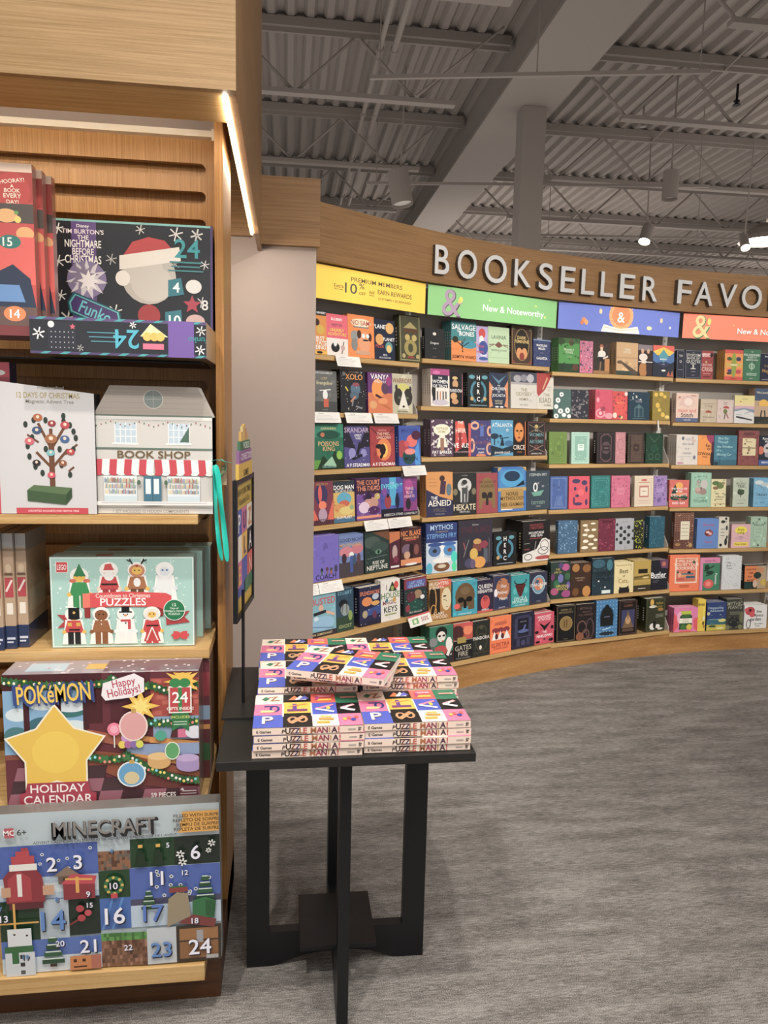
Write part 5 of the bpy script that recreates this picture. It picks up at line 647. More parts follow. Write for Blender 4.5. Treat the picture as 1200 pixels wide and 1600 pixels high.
c2 = carton('advent_box', (-.597, 1.862, 1.718), .403, .085, .235, '262a33',
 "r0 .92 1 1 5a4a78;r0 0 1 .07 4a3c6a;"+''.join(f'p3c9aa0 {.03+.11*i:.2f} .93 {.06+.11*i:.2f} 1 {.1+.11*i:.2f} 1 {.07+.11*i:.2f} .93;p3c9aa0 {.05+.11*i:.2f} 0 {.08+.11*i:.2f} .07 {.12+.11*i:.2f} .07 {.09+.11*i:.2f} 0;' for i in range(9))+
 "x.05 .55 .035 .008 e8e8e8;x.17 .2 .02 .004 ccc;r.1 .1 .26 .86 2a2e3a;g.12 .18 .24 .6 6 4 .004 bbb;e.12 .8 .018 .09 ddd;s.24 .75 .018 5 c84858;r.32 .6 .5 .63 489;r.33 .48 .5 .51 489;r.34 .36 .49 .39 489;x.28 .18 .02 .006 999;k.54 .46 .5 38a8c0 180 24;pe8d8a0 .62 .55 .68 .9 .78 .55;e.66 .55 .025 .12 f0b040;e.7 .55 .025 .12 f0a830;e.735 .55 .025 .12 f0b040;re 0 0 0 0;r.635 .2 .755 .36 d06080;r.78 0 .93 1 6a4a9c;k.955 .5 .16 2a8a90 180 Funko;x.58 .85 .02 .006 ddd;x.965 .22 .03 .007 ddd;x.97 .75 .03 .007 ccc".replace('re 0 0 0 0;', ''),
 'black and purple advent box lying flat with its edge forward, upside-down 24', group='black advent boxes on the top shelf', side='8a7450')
# red storybook calendar with copies
def red(i):
    o = carton('storybook_box', (-.84+.012*i, 1.90+.035*i, 1.76-.002*i), .25-.001*i, .39, .028, 'c03834',
     "r0 .78 1 1 a83028;r0 .95 1 1 e8c8b0;e.82 .84 .16 .11 b83028;k.82 .9 .022 f0e0c8 8 HOORAY!;t.82 .87 .02 f0e0c8 A;t.82 .845 .022 f0e0c8 BOOK;t.82 .815 .025 f0e0c8 EVERY;t.82 .78 .022 f0e0c8 DAY!;r.7 .66 1 .77 58504c;e.76 .7 .1 .04 e0a868;e.92 .6 .08 .04 e0a060;e.86 .68 .03 .02 e8c860;r.6 .3 1 .58 d84a40;e.78 .55 .1 .04 307870;t.76 .55 .05 f0e8e0 15;p2c3850 .6 .16 .62 .36 .8 .42 .95 .34 1 .16;p5888c0 .6 .2 .6 .3 .85 .3 .9 .2;r0 0 1 .17 68504c;e.8 .13 .1 .045 e87830;t.8 .13 .05 fff 14;r0 0 1 .06 7a3034;e.85 .72 .02 .01 60a050",
     ['front red storybook calendar box with number 15 badge, far left', 'second red storybook box right behind the front one', 'third red storybook box, rearmost of three at far left'][i], 'box', 'red storybook boxes at the far left', side='7a4038'); return o
for i in range(3): red(i)
# slim box behind at left
carton('boxed_set', (-.80, 2.02, 1.333), .10, .37, .05, 'd02848', "r0 0 1 .9 b02040;e.7 .93 .2 .02 fff", 'pink red box peeking out behind the tree box at far left', side='25356a')
# white magnetic advent tree box with sloping top
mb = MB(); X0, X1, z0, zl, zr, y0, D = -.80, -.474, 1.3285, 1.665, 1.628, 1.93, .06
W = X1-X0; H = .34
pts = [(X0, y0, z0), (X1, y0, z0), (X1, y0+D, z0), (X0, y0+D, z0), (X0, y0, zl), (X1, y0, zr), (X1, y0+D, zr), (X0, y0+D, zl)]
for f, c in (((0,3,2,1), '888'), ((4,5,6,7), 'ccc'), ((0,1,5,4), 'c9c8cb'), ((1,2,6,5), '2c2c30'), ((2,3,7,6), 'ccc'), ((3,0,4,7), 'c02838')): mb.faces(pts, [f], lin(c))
def U(x): return (x+.0+ (x*0) )
tr = lambda px, py: f'{(px+52)/200:.3f} {(803-py)/212:.3f}'
def E(px, py, r, c, ry=None): return f'e{(px+52)/200:.3f} {(803-py)/212:.3f} {r/200:.3f} {(ry or r)/212:.3f} {c};'
def Ln(x0, y0, x1, y1, w, c): return f'l{(x0+52)/200:.3f} {(803-y0)/212:.3f} {(x1+52)/200:.3f} {(803-y1)/212:.3f} {w/200:.3f} {c};'
sp = f'r0 0 {(8+52)/200:.3f} .93 c4283c;r{(30+52)/200:.3f} 0 {(135+52)/200:.3f} .045 c02038;'
sp += f't{(84+52)/200:.3f} .022 .014 f0d0d0 ASSORTED MAGNETS FOR FESTIVE TREE;'
sp += 't.69 .935 .026 9a9a94 Handcrafted;w.67 .88 .04 a89860 .45 0 12 DAYS OF CHRISTMAS;t.68 .835 .026 8a8a84 Magnetic Advent Tree;'
sp += Ln(84, 762, 84, 690, 8, '6a4028')+Ln(84, 730, 62, 705, 4, '6a4028')+Ln(84, 730, 108, 700, 4, '6a4028')+Ln(84, 700, 66, 660, 4, '6a4028')+Ln(84, 700, 104, 665, 4, '6a4028')+Ln(66, 690, 50, 678, 3, '6a4028')+Ln(104, 708, 122, 692, 3, '6a4028')+Ln(84, 700, 84, 668, 5, '6a4028')+Ln(108, 735, 116, 728, 3, '6a4028')
for a_ in ((48,662),(60,655),(57,682),(50,696),(77,655),(103,656),(112,662),(117,672),(120,682),(116,700),(52,712),(60,728),(110,740),(98,725),(70,738),(76,700),(96,700),(103,648)): sp += E(*a_, 3.2, '2e3c34', 5)
for x_, y_, c_, r_ in ((66,651,'a85a28',7),(86,660,'8e2430',6),(105,662,'b02838',7),(64,671,'2c5078',7),(104,684,'345c90',7),(53,688,'c85060',7),(84,684,'9a6038',9),(83,706,'6ab0b8',6),(112,704,'b02830',6),(62,722,'30282c',6),(100,722,'8a5030',6),(83,741,'c83850',6)): sp += E(x_, y_, r_, c_, r_*.85)+E(x_, y_-1, r_*.35, 'e8c8b0')
sp += f'p56704a {tr(47,765)} {tr(57,757)} {tr(112,761)} {tr(103,772)};p3e5838 {tr(47,765)} {tr(103,772)} {tr(103,788)} {tr(47,782)};p334a30 {tr(103,772)} {tr(112,761)} {tr(112,776)} {tr(103,788)}'
art(mb, sp, W*1.0, H*.98, lambda x, y, d: (X0+x, y0-d, z0+y), seg=12, res=3, maxw=.6, eps=.00003)
tag(mb.build('advent_tree_box', M_PRINT), 'white boxed magnetic advent tree with red spine on second shelf', 'box')
# book shop house box with ribbon
SB = empty('bookshop_box', (-.478, 1.94, 1.3285)); tag(SB, 'house-shaped white box printed as a book shop with striped awning', 'box')
W = .289; H = .322; mb = MB()
out = [(0, 0), (W, 0), (W, .247), (W-.035, H), (.04, H), (0, .25)]; D = .075
mb.prism(out, 'y', 0, D, lin('c8c6c2'))
mb.poly([(W, 0, 0), (W, D, 0), (W, D, .247), (W, 0, .247)], lin('cfcdca'))
sp = "pa59c94 0 .775 1 .775 .88 1 .14 1;"+''.join(f'l{.03+.0*i} {.8+.034*i:.3f} {.97-.0*i} {.8+.034*i:.3f} .003 968e86;' for i in range(5) if i < 1)
sp += "l.05 .83 .95 .83 .003 968e86;l.08 .87 .93 .87 .003 968e86;l.1 .91 .91 .91 .003 968e86;l.12 .95 .9 .95 .003 968e86;o.5 .9 .085 .075 .006 c8c8c4;e.5 .9 .078 .068 7c8886;l.5 .83 .5 .97 .004 aaa;l.43 .9 .57 .9 .004 aaa;"
sp += "r0 .765 1 .778 687a70;r0 .74 1 .765 e0dedb;"
for wx in (.17, .62): sp += f'r{wx-.02} .545 {wx+.2} .56 ece9e4;r{wx} .56 {wx+.18} .715 b4c6d4;'+''.join(f'r{wx+.045*k} .56 {wx+.045*k+.006:.3f} .715 e8ecee;' for k in range(5))+f'r{wx} .605 {wx+.18} .611 e8ecee;r{wx} .66 {wx+.18} .666 e8ecee;'
sp += "p4a6a5c .72 .57 .8 .57 .8 .69;"+''.join(f'e{.02+.04*i:.2f} {.725-.012*abs(((i%6)-3)):.3f} .005 .006 {"a04040" if i%2 else "507050"};' for i in range(25))
sp += "r0 .51 1 .522 62786c;w.5 .47 .055 6e5530 .62 0 BOOK SHOP;"
for i in range(16): sp += f'p{"c02038" if i%2==0 else "eeeae8"} {.0+i*.0625:.4f} .43 {(i+1)*.0625:.4f} .43 {(i+1)*.0625+(.01 if i>7 else -.01):.4f} .315 {i*.0625+(.01 if i>7 else -.01):.4f} .315;e{(i+.5)*.0625:.4f} .315 .031 .012 {"c02038" if i%2==0 else "eeeae8"};'
for wx in (.07, .61): 
    sp += f'r{wx} .1 {wx+.28} .3 d8e0e4;r{wx} .1 {wx+.28} .14 c4d4de;'
    rn = random.Random(5)
    for rw in (.16, .205, .25):
        for k in range(22): sp += f'r{wx+.012*k+.008:.3f} {rw} {wx+.012*k+.017:.3f} {rw+rn.uniform(.025,.04):.3f} {rn.choice(["b06060","7a90a8","c8b090","90a888","a89ab0","d8c8a0","8a6a58"])};'
sp += "r.41 .1 .56 .3 3a7088;r.425 .16 .47 .28 d8e4e8;r.495 .16 .54 .28 d8e4e8;l.485 .1 .485 .3 .005 285468;r.0 .07 1 .1 e4e2de;r.05 .085 .95 .09 aab;w.47 .022 .022 8a8884 .65 0 1 SET INCLUDES 12 HIDDEN COMPONENTS;e.6 .25 .015 .02 4a6a50;e.37 .25 .015 .02 4a6a50"
art(mb, sp, W, H, lambda x, y, d: (x, -d, y), seg=14, res=3, maxw=.7, eps=.00003); mb.build('printed_shell', M_PRINT, SB)
def ribbon(pts, w, name='ribbon'):
    mb = MB(); q = [Vector(p) for p in pts]; Lr = []
    for i, p in enumerate(q):
        wv = Vector((w/2, .012*math.sin(i*1.7), 0)); Lr.append((p-wv, p+wv))
    mb.faces([p for ab in Lr for p in ab], [(2*i, 2*i+1, 2*i+3, 2*i+2) for i in range(len(Lr)-1)])
    o = mb.build(name, M_TEAL, SB); so = o.modifiers.new('t', 'SOLIDIFY'); so.thickness = .0012; sb = o.modifiers.new('s', 'SUBSURF'); sb.levels = 1; sb.render_levels = 2; return o
ribbon([(.292, -.012, .13), (.298, -.014, .10), (.296, -.012, .05), (.298, -.01, 0), (.302, -.01, -.05), (.306, -.01, -.09), (.312, -.008, -.125)], .011)
ribbon([(.298, -.016, .132), (.305, -.018, .10), (.308, -.018, .05), (.315, -.016, 0), (.320, -.014, -.06), (.326, -.012, -.13)], .014)
ribbon([(.286, -.008, .134), (.298, -.016, .142), (.312, -.018, .14), (.326, -.012, .136), (.34, .01, .132)], .006)
o_ = SB.children[-1]
mb = MB()
for i in range(9):
    t = math.pi*2*i/9; t1 = math.pi*2*(i+1)/9
    mb.poly([(.310+.014*math.cos(t), -.012, .122+.02*math.sin(t)), (.310+.014*math.cos(t1), -.012, .122+.02*math.sin(t1)), (.310+.014*math.cos(t1), .006, .122+.02*math.sin(t1)), (.310+.014*math.cos(t), .006, .122+.02*math.sin(t))])
mb.build('ribbon_loop', M_TEAL, SB)
mb = MB(); mb.box((.310, .004, .075), (.324, .006, .125)); mb.build('gift_tag', M_CARTON, SB)
# boxes turned spine-on at far left
for i in range(3):
    mb = MB(); w_ = .026; X = -.757+.0275*i; H = .31-.002*i; y0 = 1.985+.012*i; mb.box((0, 0, 0), (w_, .16, H), lin('b89c80'))
    art(mb, "r0 0 1 .2 22345c;r0 .88 1 1 a8a8a8;r.1 .45 .9 .62 b02838;l.2 .5 .8 .6 .2 e8d8d0;r.2 .3 .8 .4 e8e0d4;r.1 .08 .9 .1 c8d0e0;r.1 .05 .7 .065 c8d0e0;r0 .85 1 .87 907860;e.5 .7 .3 .04 d0b898;r.1 .64 .9 .66 6a4a3a", w_, H, lambda x, y, d: (x, -d, y)); 
    art(mb, "r0 0 1 .2 22345c;r0 .85 1 1 9a9490;r.1 .3 .9 .5 c8b49c", .16, H, lambda x, y, d: (w_+d, x, y))
    o = mb.build('slim_box', M_GLOSS); o.location = (X, y0, .9595); tag(o, ['leftmost beige slim box with navy foot standing spine out', 'middle beige slim box with navy foot', 'rightmost beige slim box with navy foot, beside the gap'][i], 'box', 'beige slim boxes on the middle shelf')
# puzzle advent boxes
def fig(cx, cy, s, body, head, hat, legs, extra=''):
    return (f'e{cx} {cy+.17*s:.3f} {.062*s:.3f} {.082*s:.3f} f4f4f0;p f4f4f0 {cx-.085*s:.3f} {cy-.17*s:.3f} {cx-.06*s:.3f} {cy+.11*s:.3f} {cx+.06*s:.3f} {cy+.11*s:.3f} {cx+.085*s:.3f} {cy-.17*s:.3f};'
            f'p{body} {cx-.07*s:.3f} {cy-.04*s:.3f} {cx-.045*s:.3f} {cy+.1*s:.3f} {cx+.045*s:.3f} {cy+.1*s:.3f} {cx+.07*s:.3f} {cy-.04*s:.3f};e{cx-.07*s:.3f} {cy-.03*s:.3f} {.014*s:.3f} {.022*s:.3f} {head};e{cx+.07*s:.3f} {cy-.03*s:.3f} {.014*s:.3f} {.022*s:.3f} {head};'
            f'r{cx-.045*s:.3f} {cy-.17*s:.3f} {cx-.004:.3f} {cy-.03*s:.3f} {legs};r{cx+.004:.3f} {cy-.17*s:.3f} {cx+.045*s:.3f} {cy-.03*s:.3f} {legs};'
            f'e{cx} {cy+.155*s:.3f} {.04*s:.3f} {.055*s:.3f} {head};e{cx-.014*s:.3f} {cy+.165*s:.3f} {.005*s:.3f} {.008*s:.3f} 222;e{cx+.014*s:.3f} {cy+.165*s:.3f} {.005*s:.3f} {.008*s:.3f} 222;'+hat+extra)
sp = "f.004 .006 e8f0ee;n3 150 .006 d8ece8;n7 30 .010 e6f4f0;x.2 .88 .02 .003 e0f0ec;x.14 .55 .02 .003 e0f0ec;x.6 .9 .02 .003 e0f0ec;x.86 .55 .02 .003 e0f0ec;x.14 .72 .02 .003 e0f0ec;x.7 .2 .02 .003 e0f0ec;"
sp += "r.04 .83 .125 .95 f0f0f0;r.045 .835 .12 .945 d01820;w.082 .89 .055 fff .062 0 LEGO;"
sp += fig(.2, .62, 1.05, '2a9050', 'e8b838', 'p1e8048 .16 .79 .2 .93 .245 .79;e.155 .74 .025 .02 d05838;e.25 .74 .025 .02 d05838;', '2a9050')
sp += fig(.405, .68, 1.05, 'c02028', 'e8d0b8', 'pc82830 .365 .84 .38 .92 .42 .93 .445 .84;r.36 .83 .45 .855 f4f4f0;e.405 .79 .035 .05 f0f0ee;r.35 .69 .46 .71 222;', 'a01820')
sp += fig(.6, .68, 1.05, 'a86838', 'e8b838', 'o.6 .85 .055 .07 .018 c88058;l.57 .92 .55 .98 .01 222;l.63 .92 .65 .98 .01 222;l.56 .95 .53 .97 .008 222;l.64 .95 .67 .97 .008 222;e.6 .9 .01 .012 a02020;e.6 .72 .025 .05 e8e8e8;', '6a4428')
sp += fig(.795, .68, 1.05, 'e4e8ea', 'dce4ea', 'o.795 .84 .055 .08 .02 f0f2f4;e.78 .855 .008 .01 3868b0;e.81 .855 .008 .01 3868b0;', 'e4e8ea')
sp += "pb01c20 .04 .22 .09 .3 .04 .37 .14 .36 .14 .24;p901418 .23 .33 .23 .45 .27 .45 .27 .33;p901418 .74 .34 .74 .45 .78 .45 .78 .34;pb01c20 .8 .24 .8 .34 .97 .4 .93 .33 .97 .27;pd82830 .22 .44 .22 .6 .5 .62 .8 .6 .84 .57 .84 .38 .75 .44 .5 .455;pe86850 .22 .44 .22 .6 .27 .605 .27 .45;w.5 .575 .045 f8e0d8 .38 0 Countdown to Christmas;w.5 .505 .08 fff .32 0 PUZZLES;"
sp += fig(.155, .205, .98, 'c82028', 'e8b838', 'r.118 .33 .195 .445 18181c;e.157 .33 .042 .018 18181c;e.157 .39 .01 .015 c8a040;r.12 .19 .195 .21 222;', '20201f', 'r.11 .24 .14 .28 d8a030;r.17 .24 .2 .28 d8a030;')
sp += fig(.345, .205, .98, '9a6030', '8a5228', 'e.345 .36 .045 .06 8a5228;e.33 .37 .006 .008 2a1408;e.36 .37 .006 .008 2a1408;e.345 .3 .005 .007 eee;e.345 .26 .005 .007 eee;', '8a5228')
sp += fig(.515, .205, .98, 'f0f2f2', 'f4f4f4', 'r.487 .39 .543 .455 1c1c20;r.47 .385 .56 .4 1c1c20;r.48 .285 .55 .31 c82830;r.53 .2 .55 .29 c82830;e.515 .355 .012 .01 e08030;e.515 .27 .006 .008 222;', 'eceeee')
sp += fig(.7, .205, .98, 'c82028', 'e8b838', 'o.7 .36 .052 .068 .022 e8e4dc;pc01820 .64 .06 .68 .24 .72 .24 .76 .06;l.7 .22 .66 .07 .008 f0f0f0;l.7 .22 .74 .07 .008 f0f0f0;r.66 .23 .745 .245 222;', 'c01820')
sp += "e.86 .41 .078 .12 e8f0ec;e.86 .41 .073 .113 0a7a4c;t.86 .47 .035 e8f4e8 12;t.86 .43 .02 e8f4e8 Days of;t.86 .4 .02 e8f4e8 Minifigure Advent;t.86 .365 .022 e8f4e8 PUZZLES;pd02028 .85 .08 .85 .17 .88 .17 .9 .15 .92 .17 .95 .17 .95 .08 .92 .08 .9 .1 .88 .08;e.845 .125 .01 .014 d02028;e.955 .125 .01 .014 d02028"
stripe = 'r0 0 1 1 a8d0c8;'+''.join(f'p{"c02830"} 0 {i/28:.3f} .8 {(i+.5)/28:.3f} .8 {(i+1)/28:.3f} 0 {(i+.5)/28:.3f};' for i in range(28))
lego = []
for i in range(3):
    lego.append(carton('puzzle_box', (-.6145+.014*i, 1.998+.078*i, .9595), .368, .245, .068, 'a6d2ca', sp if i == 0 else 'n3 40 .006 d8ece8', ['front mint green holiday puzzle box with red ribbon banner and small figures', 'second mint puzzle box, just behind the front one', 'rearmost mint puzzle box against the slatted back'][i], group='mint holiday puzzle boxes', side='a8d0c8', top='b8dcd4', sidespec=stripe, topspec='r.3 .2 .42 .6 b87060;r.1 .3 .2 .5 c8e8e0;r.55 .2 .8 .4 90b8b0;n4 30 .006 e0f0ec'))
# holiday trading-toy calendar
def garl(x0, y0, x1, y1, sag, n=16, w=.05):
    rn = random.Random(int(x0*100+y0*37)); s = ''
    for i in range(n+1):
        t = i/n; x = x0+(x1-x0)*t; y = y0+(y1-y0)*t-sag*4*t*(1-t); s += f's{x:.3f} {y:.3f} {w*.55:.3f} 7 {rn.choice(["2c6a38","24582e","3a7a44"])} .6;'
    for i in range(n): 
        t = (i+.5)/n; x = x0+(x1-x0)*t; y = y0+(y1-y0)*t-sag*4*t*(1-t); s += f'e{x:.3f} {y+rn.uniform(-.02,.02):.3f} .007 .011 {rn.choice(["f0e060","f08070","80e0f0","f8f8f0"])};'
    return s
sp = "r0 0 1 1 6a2c38;r0 .62 .5 1 4e2026;r.0 .38 .42 .88 7fb0d8;"+''.join(f'e{x} {y} {a} {b_} {c};' for x, y, a, b_, c in ((.07,.7,.06,.05,'d8e8f0'),(.2,.78,.08,.05,'e0ecf4'),(.33,.72,.09,.05,'3a7878'),(.34,.75,.08,.04,'e0ecf4'),(.2,.62,.08,.06,'3a7080'),(.06,.55,.06,.06,'4a8088'),(.35,.6,.08,.05,'d8e8f0'),(.3,.5,.1,.06,'a8c8e0')))
sp += "r.1 .38 .13 1 4a2028;r.26 .38 .29 1 4a2028;r.4 .4 .43 1 4a2028;r0 .36 .45 .4 8a4a3a;r.54 .5 .75 1 582430;r.75 .66 1 .95 b04438;"
for k in range(7):
    for q in range(5): sp += f'r{.755+q*.055+(.025 if k%2 else 0):.3f} {.67+k*.04:.3f} {min(.998,.755+q*.055+.05+(.025 if k%2 else 0)):.3f} {.703+k*.04:.3f} {"a83c34" if (k+q)%3 else "c05848"};'
sp += "r.76 .48 1 .66 8ca8c8;pc08038 .56 .5 1 .42 1 .46 .56 .54;pd89038 .74 .46 1 .42 1 .455 .74 .5;r.62 .36 1 .45 8aa0c8;pd08c38 .62 .35 1 .26 1 .3 .62 .39;pa8583c .42 .5 .66 .42 .66 .5 .42 .58;p90482c .42 .42 .62 .38 1 .22 1 .1 .66 .14 .42 .3;p6a2c28 .66 .14 .66 .28 1 .18 1 .06;"
for gx in range(9):
    for gy in range(3): sp += f'p{"4a3038" if (gx+gy)%2 else "9a6070"} {.0+gx*.115+gy*.02:.3f} {.0+gy*.1:.3f} {.115+gx*.115+gy*.02:.3f} {.0+gy*.1:.3f} {.135+gx*.115+gy*.02:.3f} {.1+gy*.1:.3f} {.02+gx*.115+gy*.02:.3f} {.1+gy*.1:.3f};' if gx*.115 < .66-gy*.13 or gy == 0 else ''
sp += garl(0, .96, .55, .93, .03, 22)+garl(.55, .96, .74, .9, .03, 8)+garl(.76, .9, 1, .9, .05, 10)+garl(.74, .62, 1, .62, .01, 12)+garl(.62, .38, .99, .16, .05, 18)+garl(.42, .38, .62, .36, .02, 8)
sp += "e.79 .31 .06 .05 d8a860;r.73 .3 .85 .36 d8a860;e.79 .36 .06 .03 e8c080;e.95 .28 .07 .05 a890c8;r.88 .28 1 .34 a890c8;e.94 .34 .06 .03 c0a8d8;pd86890 .88 .5 .88 .56 .93 .57 .94 .5;p582830 .85 .5 .86 .56 .89 .57 .89 .5;e.98 .54 .05 .05 e0e0ec;e.8 .52 .03 .04 48a890;e.56 .58 .035 .05 f07898;e.56 .58 .02 .03 f8a8c0;l.56 .44 .56 .53 .006 eee;"
sp += ''.join(f'e{.6+.03*(i%4)+(.015 if i>3 else 0):.3f} {.46+.05*(i//4):.3f} .02 .03 {c};' for i, c in enumerate(['e8d040','b06098','8868b0','d8d850','c890d0','e0a8c0','a8b850']))
sp += "sd.7 .75 0 8 f0c030;".replace('sd.7 .75 0', 's.7 .75 .1')+"s.7 .75 .055 8 f8e070 .5;"
# big yellow star cushion, pink and blue baubles stand where the printed creatures are
sp += "s.26 .42 .27 5 f8f0d8 .62;s.26 .42 .255 5 ecc02c .62;e.26 .42 .12 .16 f2cc38;e.66 .6 .075 .115 f0dcd8;e.66 .6 .067 .105 e0a0a0;r.65 .7 .675 .73 c8a048;e.645 .23 .075 .1 e8f0f4;e.645 .23 .067 .09 58a0d0;e.645 .2 .04 .05 d8c898;r.635 .31 .66 .34 c8a048;e.86 .4 .04 .07 e8f0e0;e.86 .4 .035 .062 5aa868;"
sp += "w.264 .855 .15 28448c .4 3 POKéMON;w.256 .87 .15 28448c .4 3 POKéMON;w.26 .865 .13 f4c820 .37 3 POKéMON;"
sp += "pf4eef4 .5 .84 .51 .93 .67 1 .72 .96 .72 .86 .66 .82 .52 .8;w.615 .935 .055 b82850 .12 10 Happy;w.615 .87 .06 b82850 .17 10 Holidays!;"
sp += "s.92 .93 .1 12 f0c030 .5;r.845 .69 .965 .895 f0ece8;r.852 .7 .958 .885 c02830;r.895 .7 .915 .885 2a8a48;e.88 .92 .03 .035 2a8a48;e.93 .92 .03 .035 2a8a48;t.905 .81 .08 fff 24;t.905 .725 .022 fff GIFTS INSIDE!;p2a7a48 .86 .55 .86 .69 .95 .69 .95 .55 .905 .59;t.905 .66 .02 d8e060 INCLUDES;r.87 .62 .94 .627 c8e0c8;r.87 .6 .94 .607 c8e0c8;"
sp += "p a82040 .07 .01 .07 .11 .1 .12 .11 .19 .42 .19 .43 .11 .46 .1 .46 .01;f.0 .0 000;w.265 .145 .06 f8f0f0 .28 0 HOLIDAY;w.265 .06 .065 f8f0f0 .35 0 CALENDAR;w.81 .06 .035 f4f0ee .13 0 59 PIECES;r.895 .04 .99 .12 6a3440;r.9 .06 .985 .065 ddd;r.91 .08 .985 .085 ddd;p ddd .9 .09 .92 .09 .91 .11"
sp = sp.replace('f.0 .0 000;', '')
for i in range(2):
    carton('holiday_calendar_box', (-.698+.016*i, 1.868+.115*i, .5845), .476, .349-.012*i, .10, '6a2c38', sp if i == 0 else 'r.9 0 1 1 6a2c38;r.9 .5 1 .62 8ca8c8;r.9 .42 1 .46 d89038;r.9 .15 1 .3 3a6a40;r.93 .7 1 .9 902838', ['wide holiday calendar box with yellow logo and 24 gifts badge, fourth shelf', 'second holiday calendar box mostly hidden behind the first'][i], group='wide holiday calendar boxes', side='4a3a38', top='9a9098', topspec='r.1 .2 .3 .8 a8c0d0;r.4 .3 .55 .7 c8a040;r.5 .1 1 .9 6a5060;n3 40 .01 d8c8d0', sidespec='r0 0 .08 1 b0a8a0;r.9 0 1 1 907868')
# blocky pixel advent calendar
def num(x, y, h, c, t): return f't{x+.005:.3f} {y-.008:.3f} {h} 223 {t};t{x} {y} {h} {c} {t};'
X0 = 0; sp = "r0 .78 1 1 b8c8d0;"
def R(a, b, c, d, col): return f'r{a} {b} {c} {d} {col};'
sp += R(0,.32,.445,.8,'3a5cb0')+R(0,.46,.445,.6,'b8cce0')+R(0,.5,.445,.56,'d8e4ee')+R(.445,.7,.59,.8,'b8c8d0')+R(.59,.62,.79,.8,'1e4428')+R(.79,.62,1,.8,'1c2c24')
rn = random.Random(2)
for i in range(12):
    for j in range(6): sp += R(round(.445+i*.0121,4), round(.615+j*.02,4), round(.4571+i*.0121,4), round(.635+j*.02,4), rn.choice(['7a5038','5c3a28','8c6048','6a6058','90603c']))
sp += R(.445,.44,.585,.615,'1e4428')+R(.445,.24,.585,.44,'2c62b0')+''.join(f'p4a88d0 {.45+k*.045:.3f} .24 {.5+k*.045:.3f} .44 {.51+k*.045:.3f} .44 {.46+k*.045:.3f} .24;' for k in range(2))
sp += R(.585,.24,1,.62,'3a5cb0')+R(.585,.24,1,.38,'b8cce0')+R(.585,.38,1,.42,'4a4a68')
sp += R(0,.2,.175,.46,'1a3a24')+R(.175,.2,.305,.46,'b4c2ce')+R(.305,.22,.445,.46,'1c2c24')+R(0,0,.445,.21,'4468b4')+R(0,0,.445,.1,'c8d6e2')
for i in range(18):
    for j in range(9): sp += R(round(.445+i*.0117,4), round(.0+j*.024,4), round(.4567+i*.0117,4), round(.024+j*.024,4), rn.choice(['7a5038','5c3a28','8c6048','a07058','6e4a34'] if j < 7 else ['3c7030','4a8a3c','5a9a48']))
sp += R(.655,.0,.79,.235,'c0c8d0')+R(.79,.0,1,.235,'3a3026')+R(.805,.02,.985,.13,'8a5c30')+R(.805,.14,.985,.215,'9a6a38')+R(.885,.12,.915,.2,'a0a0a8')
# little scenes
sp += ''.join(f'x{rn.uniform(.18,.44):.3f} {rn.uniform(.63,.78):.3f} .008 .005 e8eef4;' for _ in range(8))+''.join(f'x{rn.uniform(.6,.98):.3f} {rn.uniform(.44,.6):.3f} .009 .006 e8eef4;' for _ in range(14))
def ptree(x, y, s): return ''.join(R(round(x-s*(5-k)/5, 3), round(y+k*s*.9, 3), round(x+s*(5-k)/5, 3), round(y+(k+.6)*s*.9, 3), '2a5a3a' if k % 2 else '1f4a30')+R(round(x-s*(4.4-k)/5, 3), round(y+(k+.6)*s*.9, 3), round(x+s*(4.4-k)/5, 3), round(y+(k+.8)*s*.9, 3), 'c8d8d0') for k in range(4))
sp += ptree(.67, .36, .035)+ptree(.93, .4, .045)+ptree(.23, .06, .05)+R(.215,.04,.245,.06,'3a2a20')
sp += R(.27,.56,.35,.61,'6a5448')+'p8a7060 .25 .61 .31 .67 .37 .61;'+R(.29,.56,.32,.6,'40342c')
sp += R(.29,.46,.43,.58,'8a1c2c')+'pc02840 .28 .56 .33 .62 .44 .6 .43 .55;'+R(.345,.5,.36,.6,'e0a030')+'le .3 .59 .42 .58 .01 e0a030;'.replace('le .3', 'l.3')
# stacked red sack, gifts and cap in place of the blocky figure
sp += 'p8a1828 .04 .46 .03 .62 .07 .68 .16 .69 .2 .62 .21 .46;pa82030 .05 .47 .05 .61 .1 .66 .15 .61 .15 .47;'+R(.06,.66,.18,.7,'e8e4e0')+R(.07,.7,.17,.75,'b82838')+R(.09,.75,.15,.78,'b82838')+R(.115,.78,.145,.8,'a82030')+R(.02,.5,.06,.56,'c89878')+R(.2,.5,.25,.56,'c89878')+R(.09,.5,.11,.64,'e8e4e0')+R(.05,.42,.2,.46,'5c1c28')
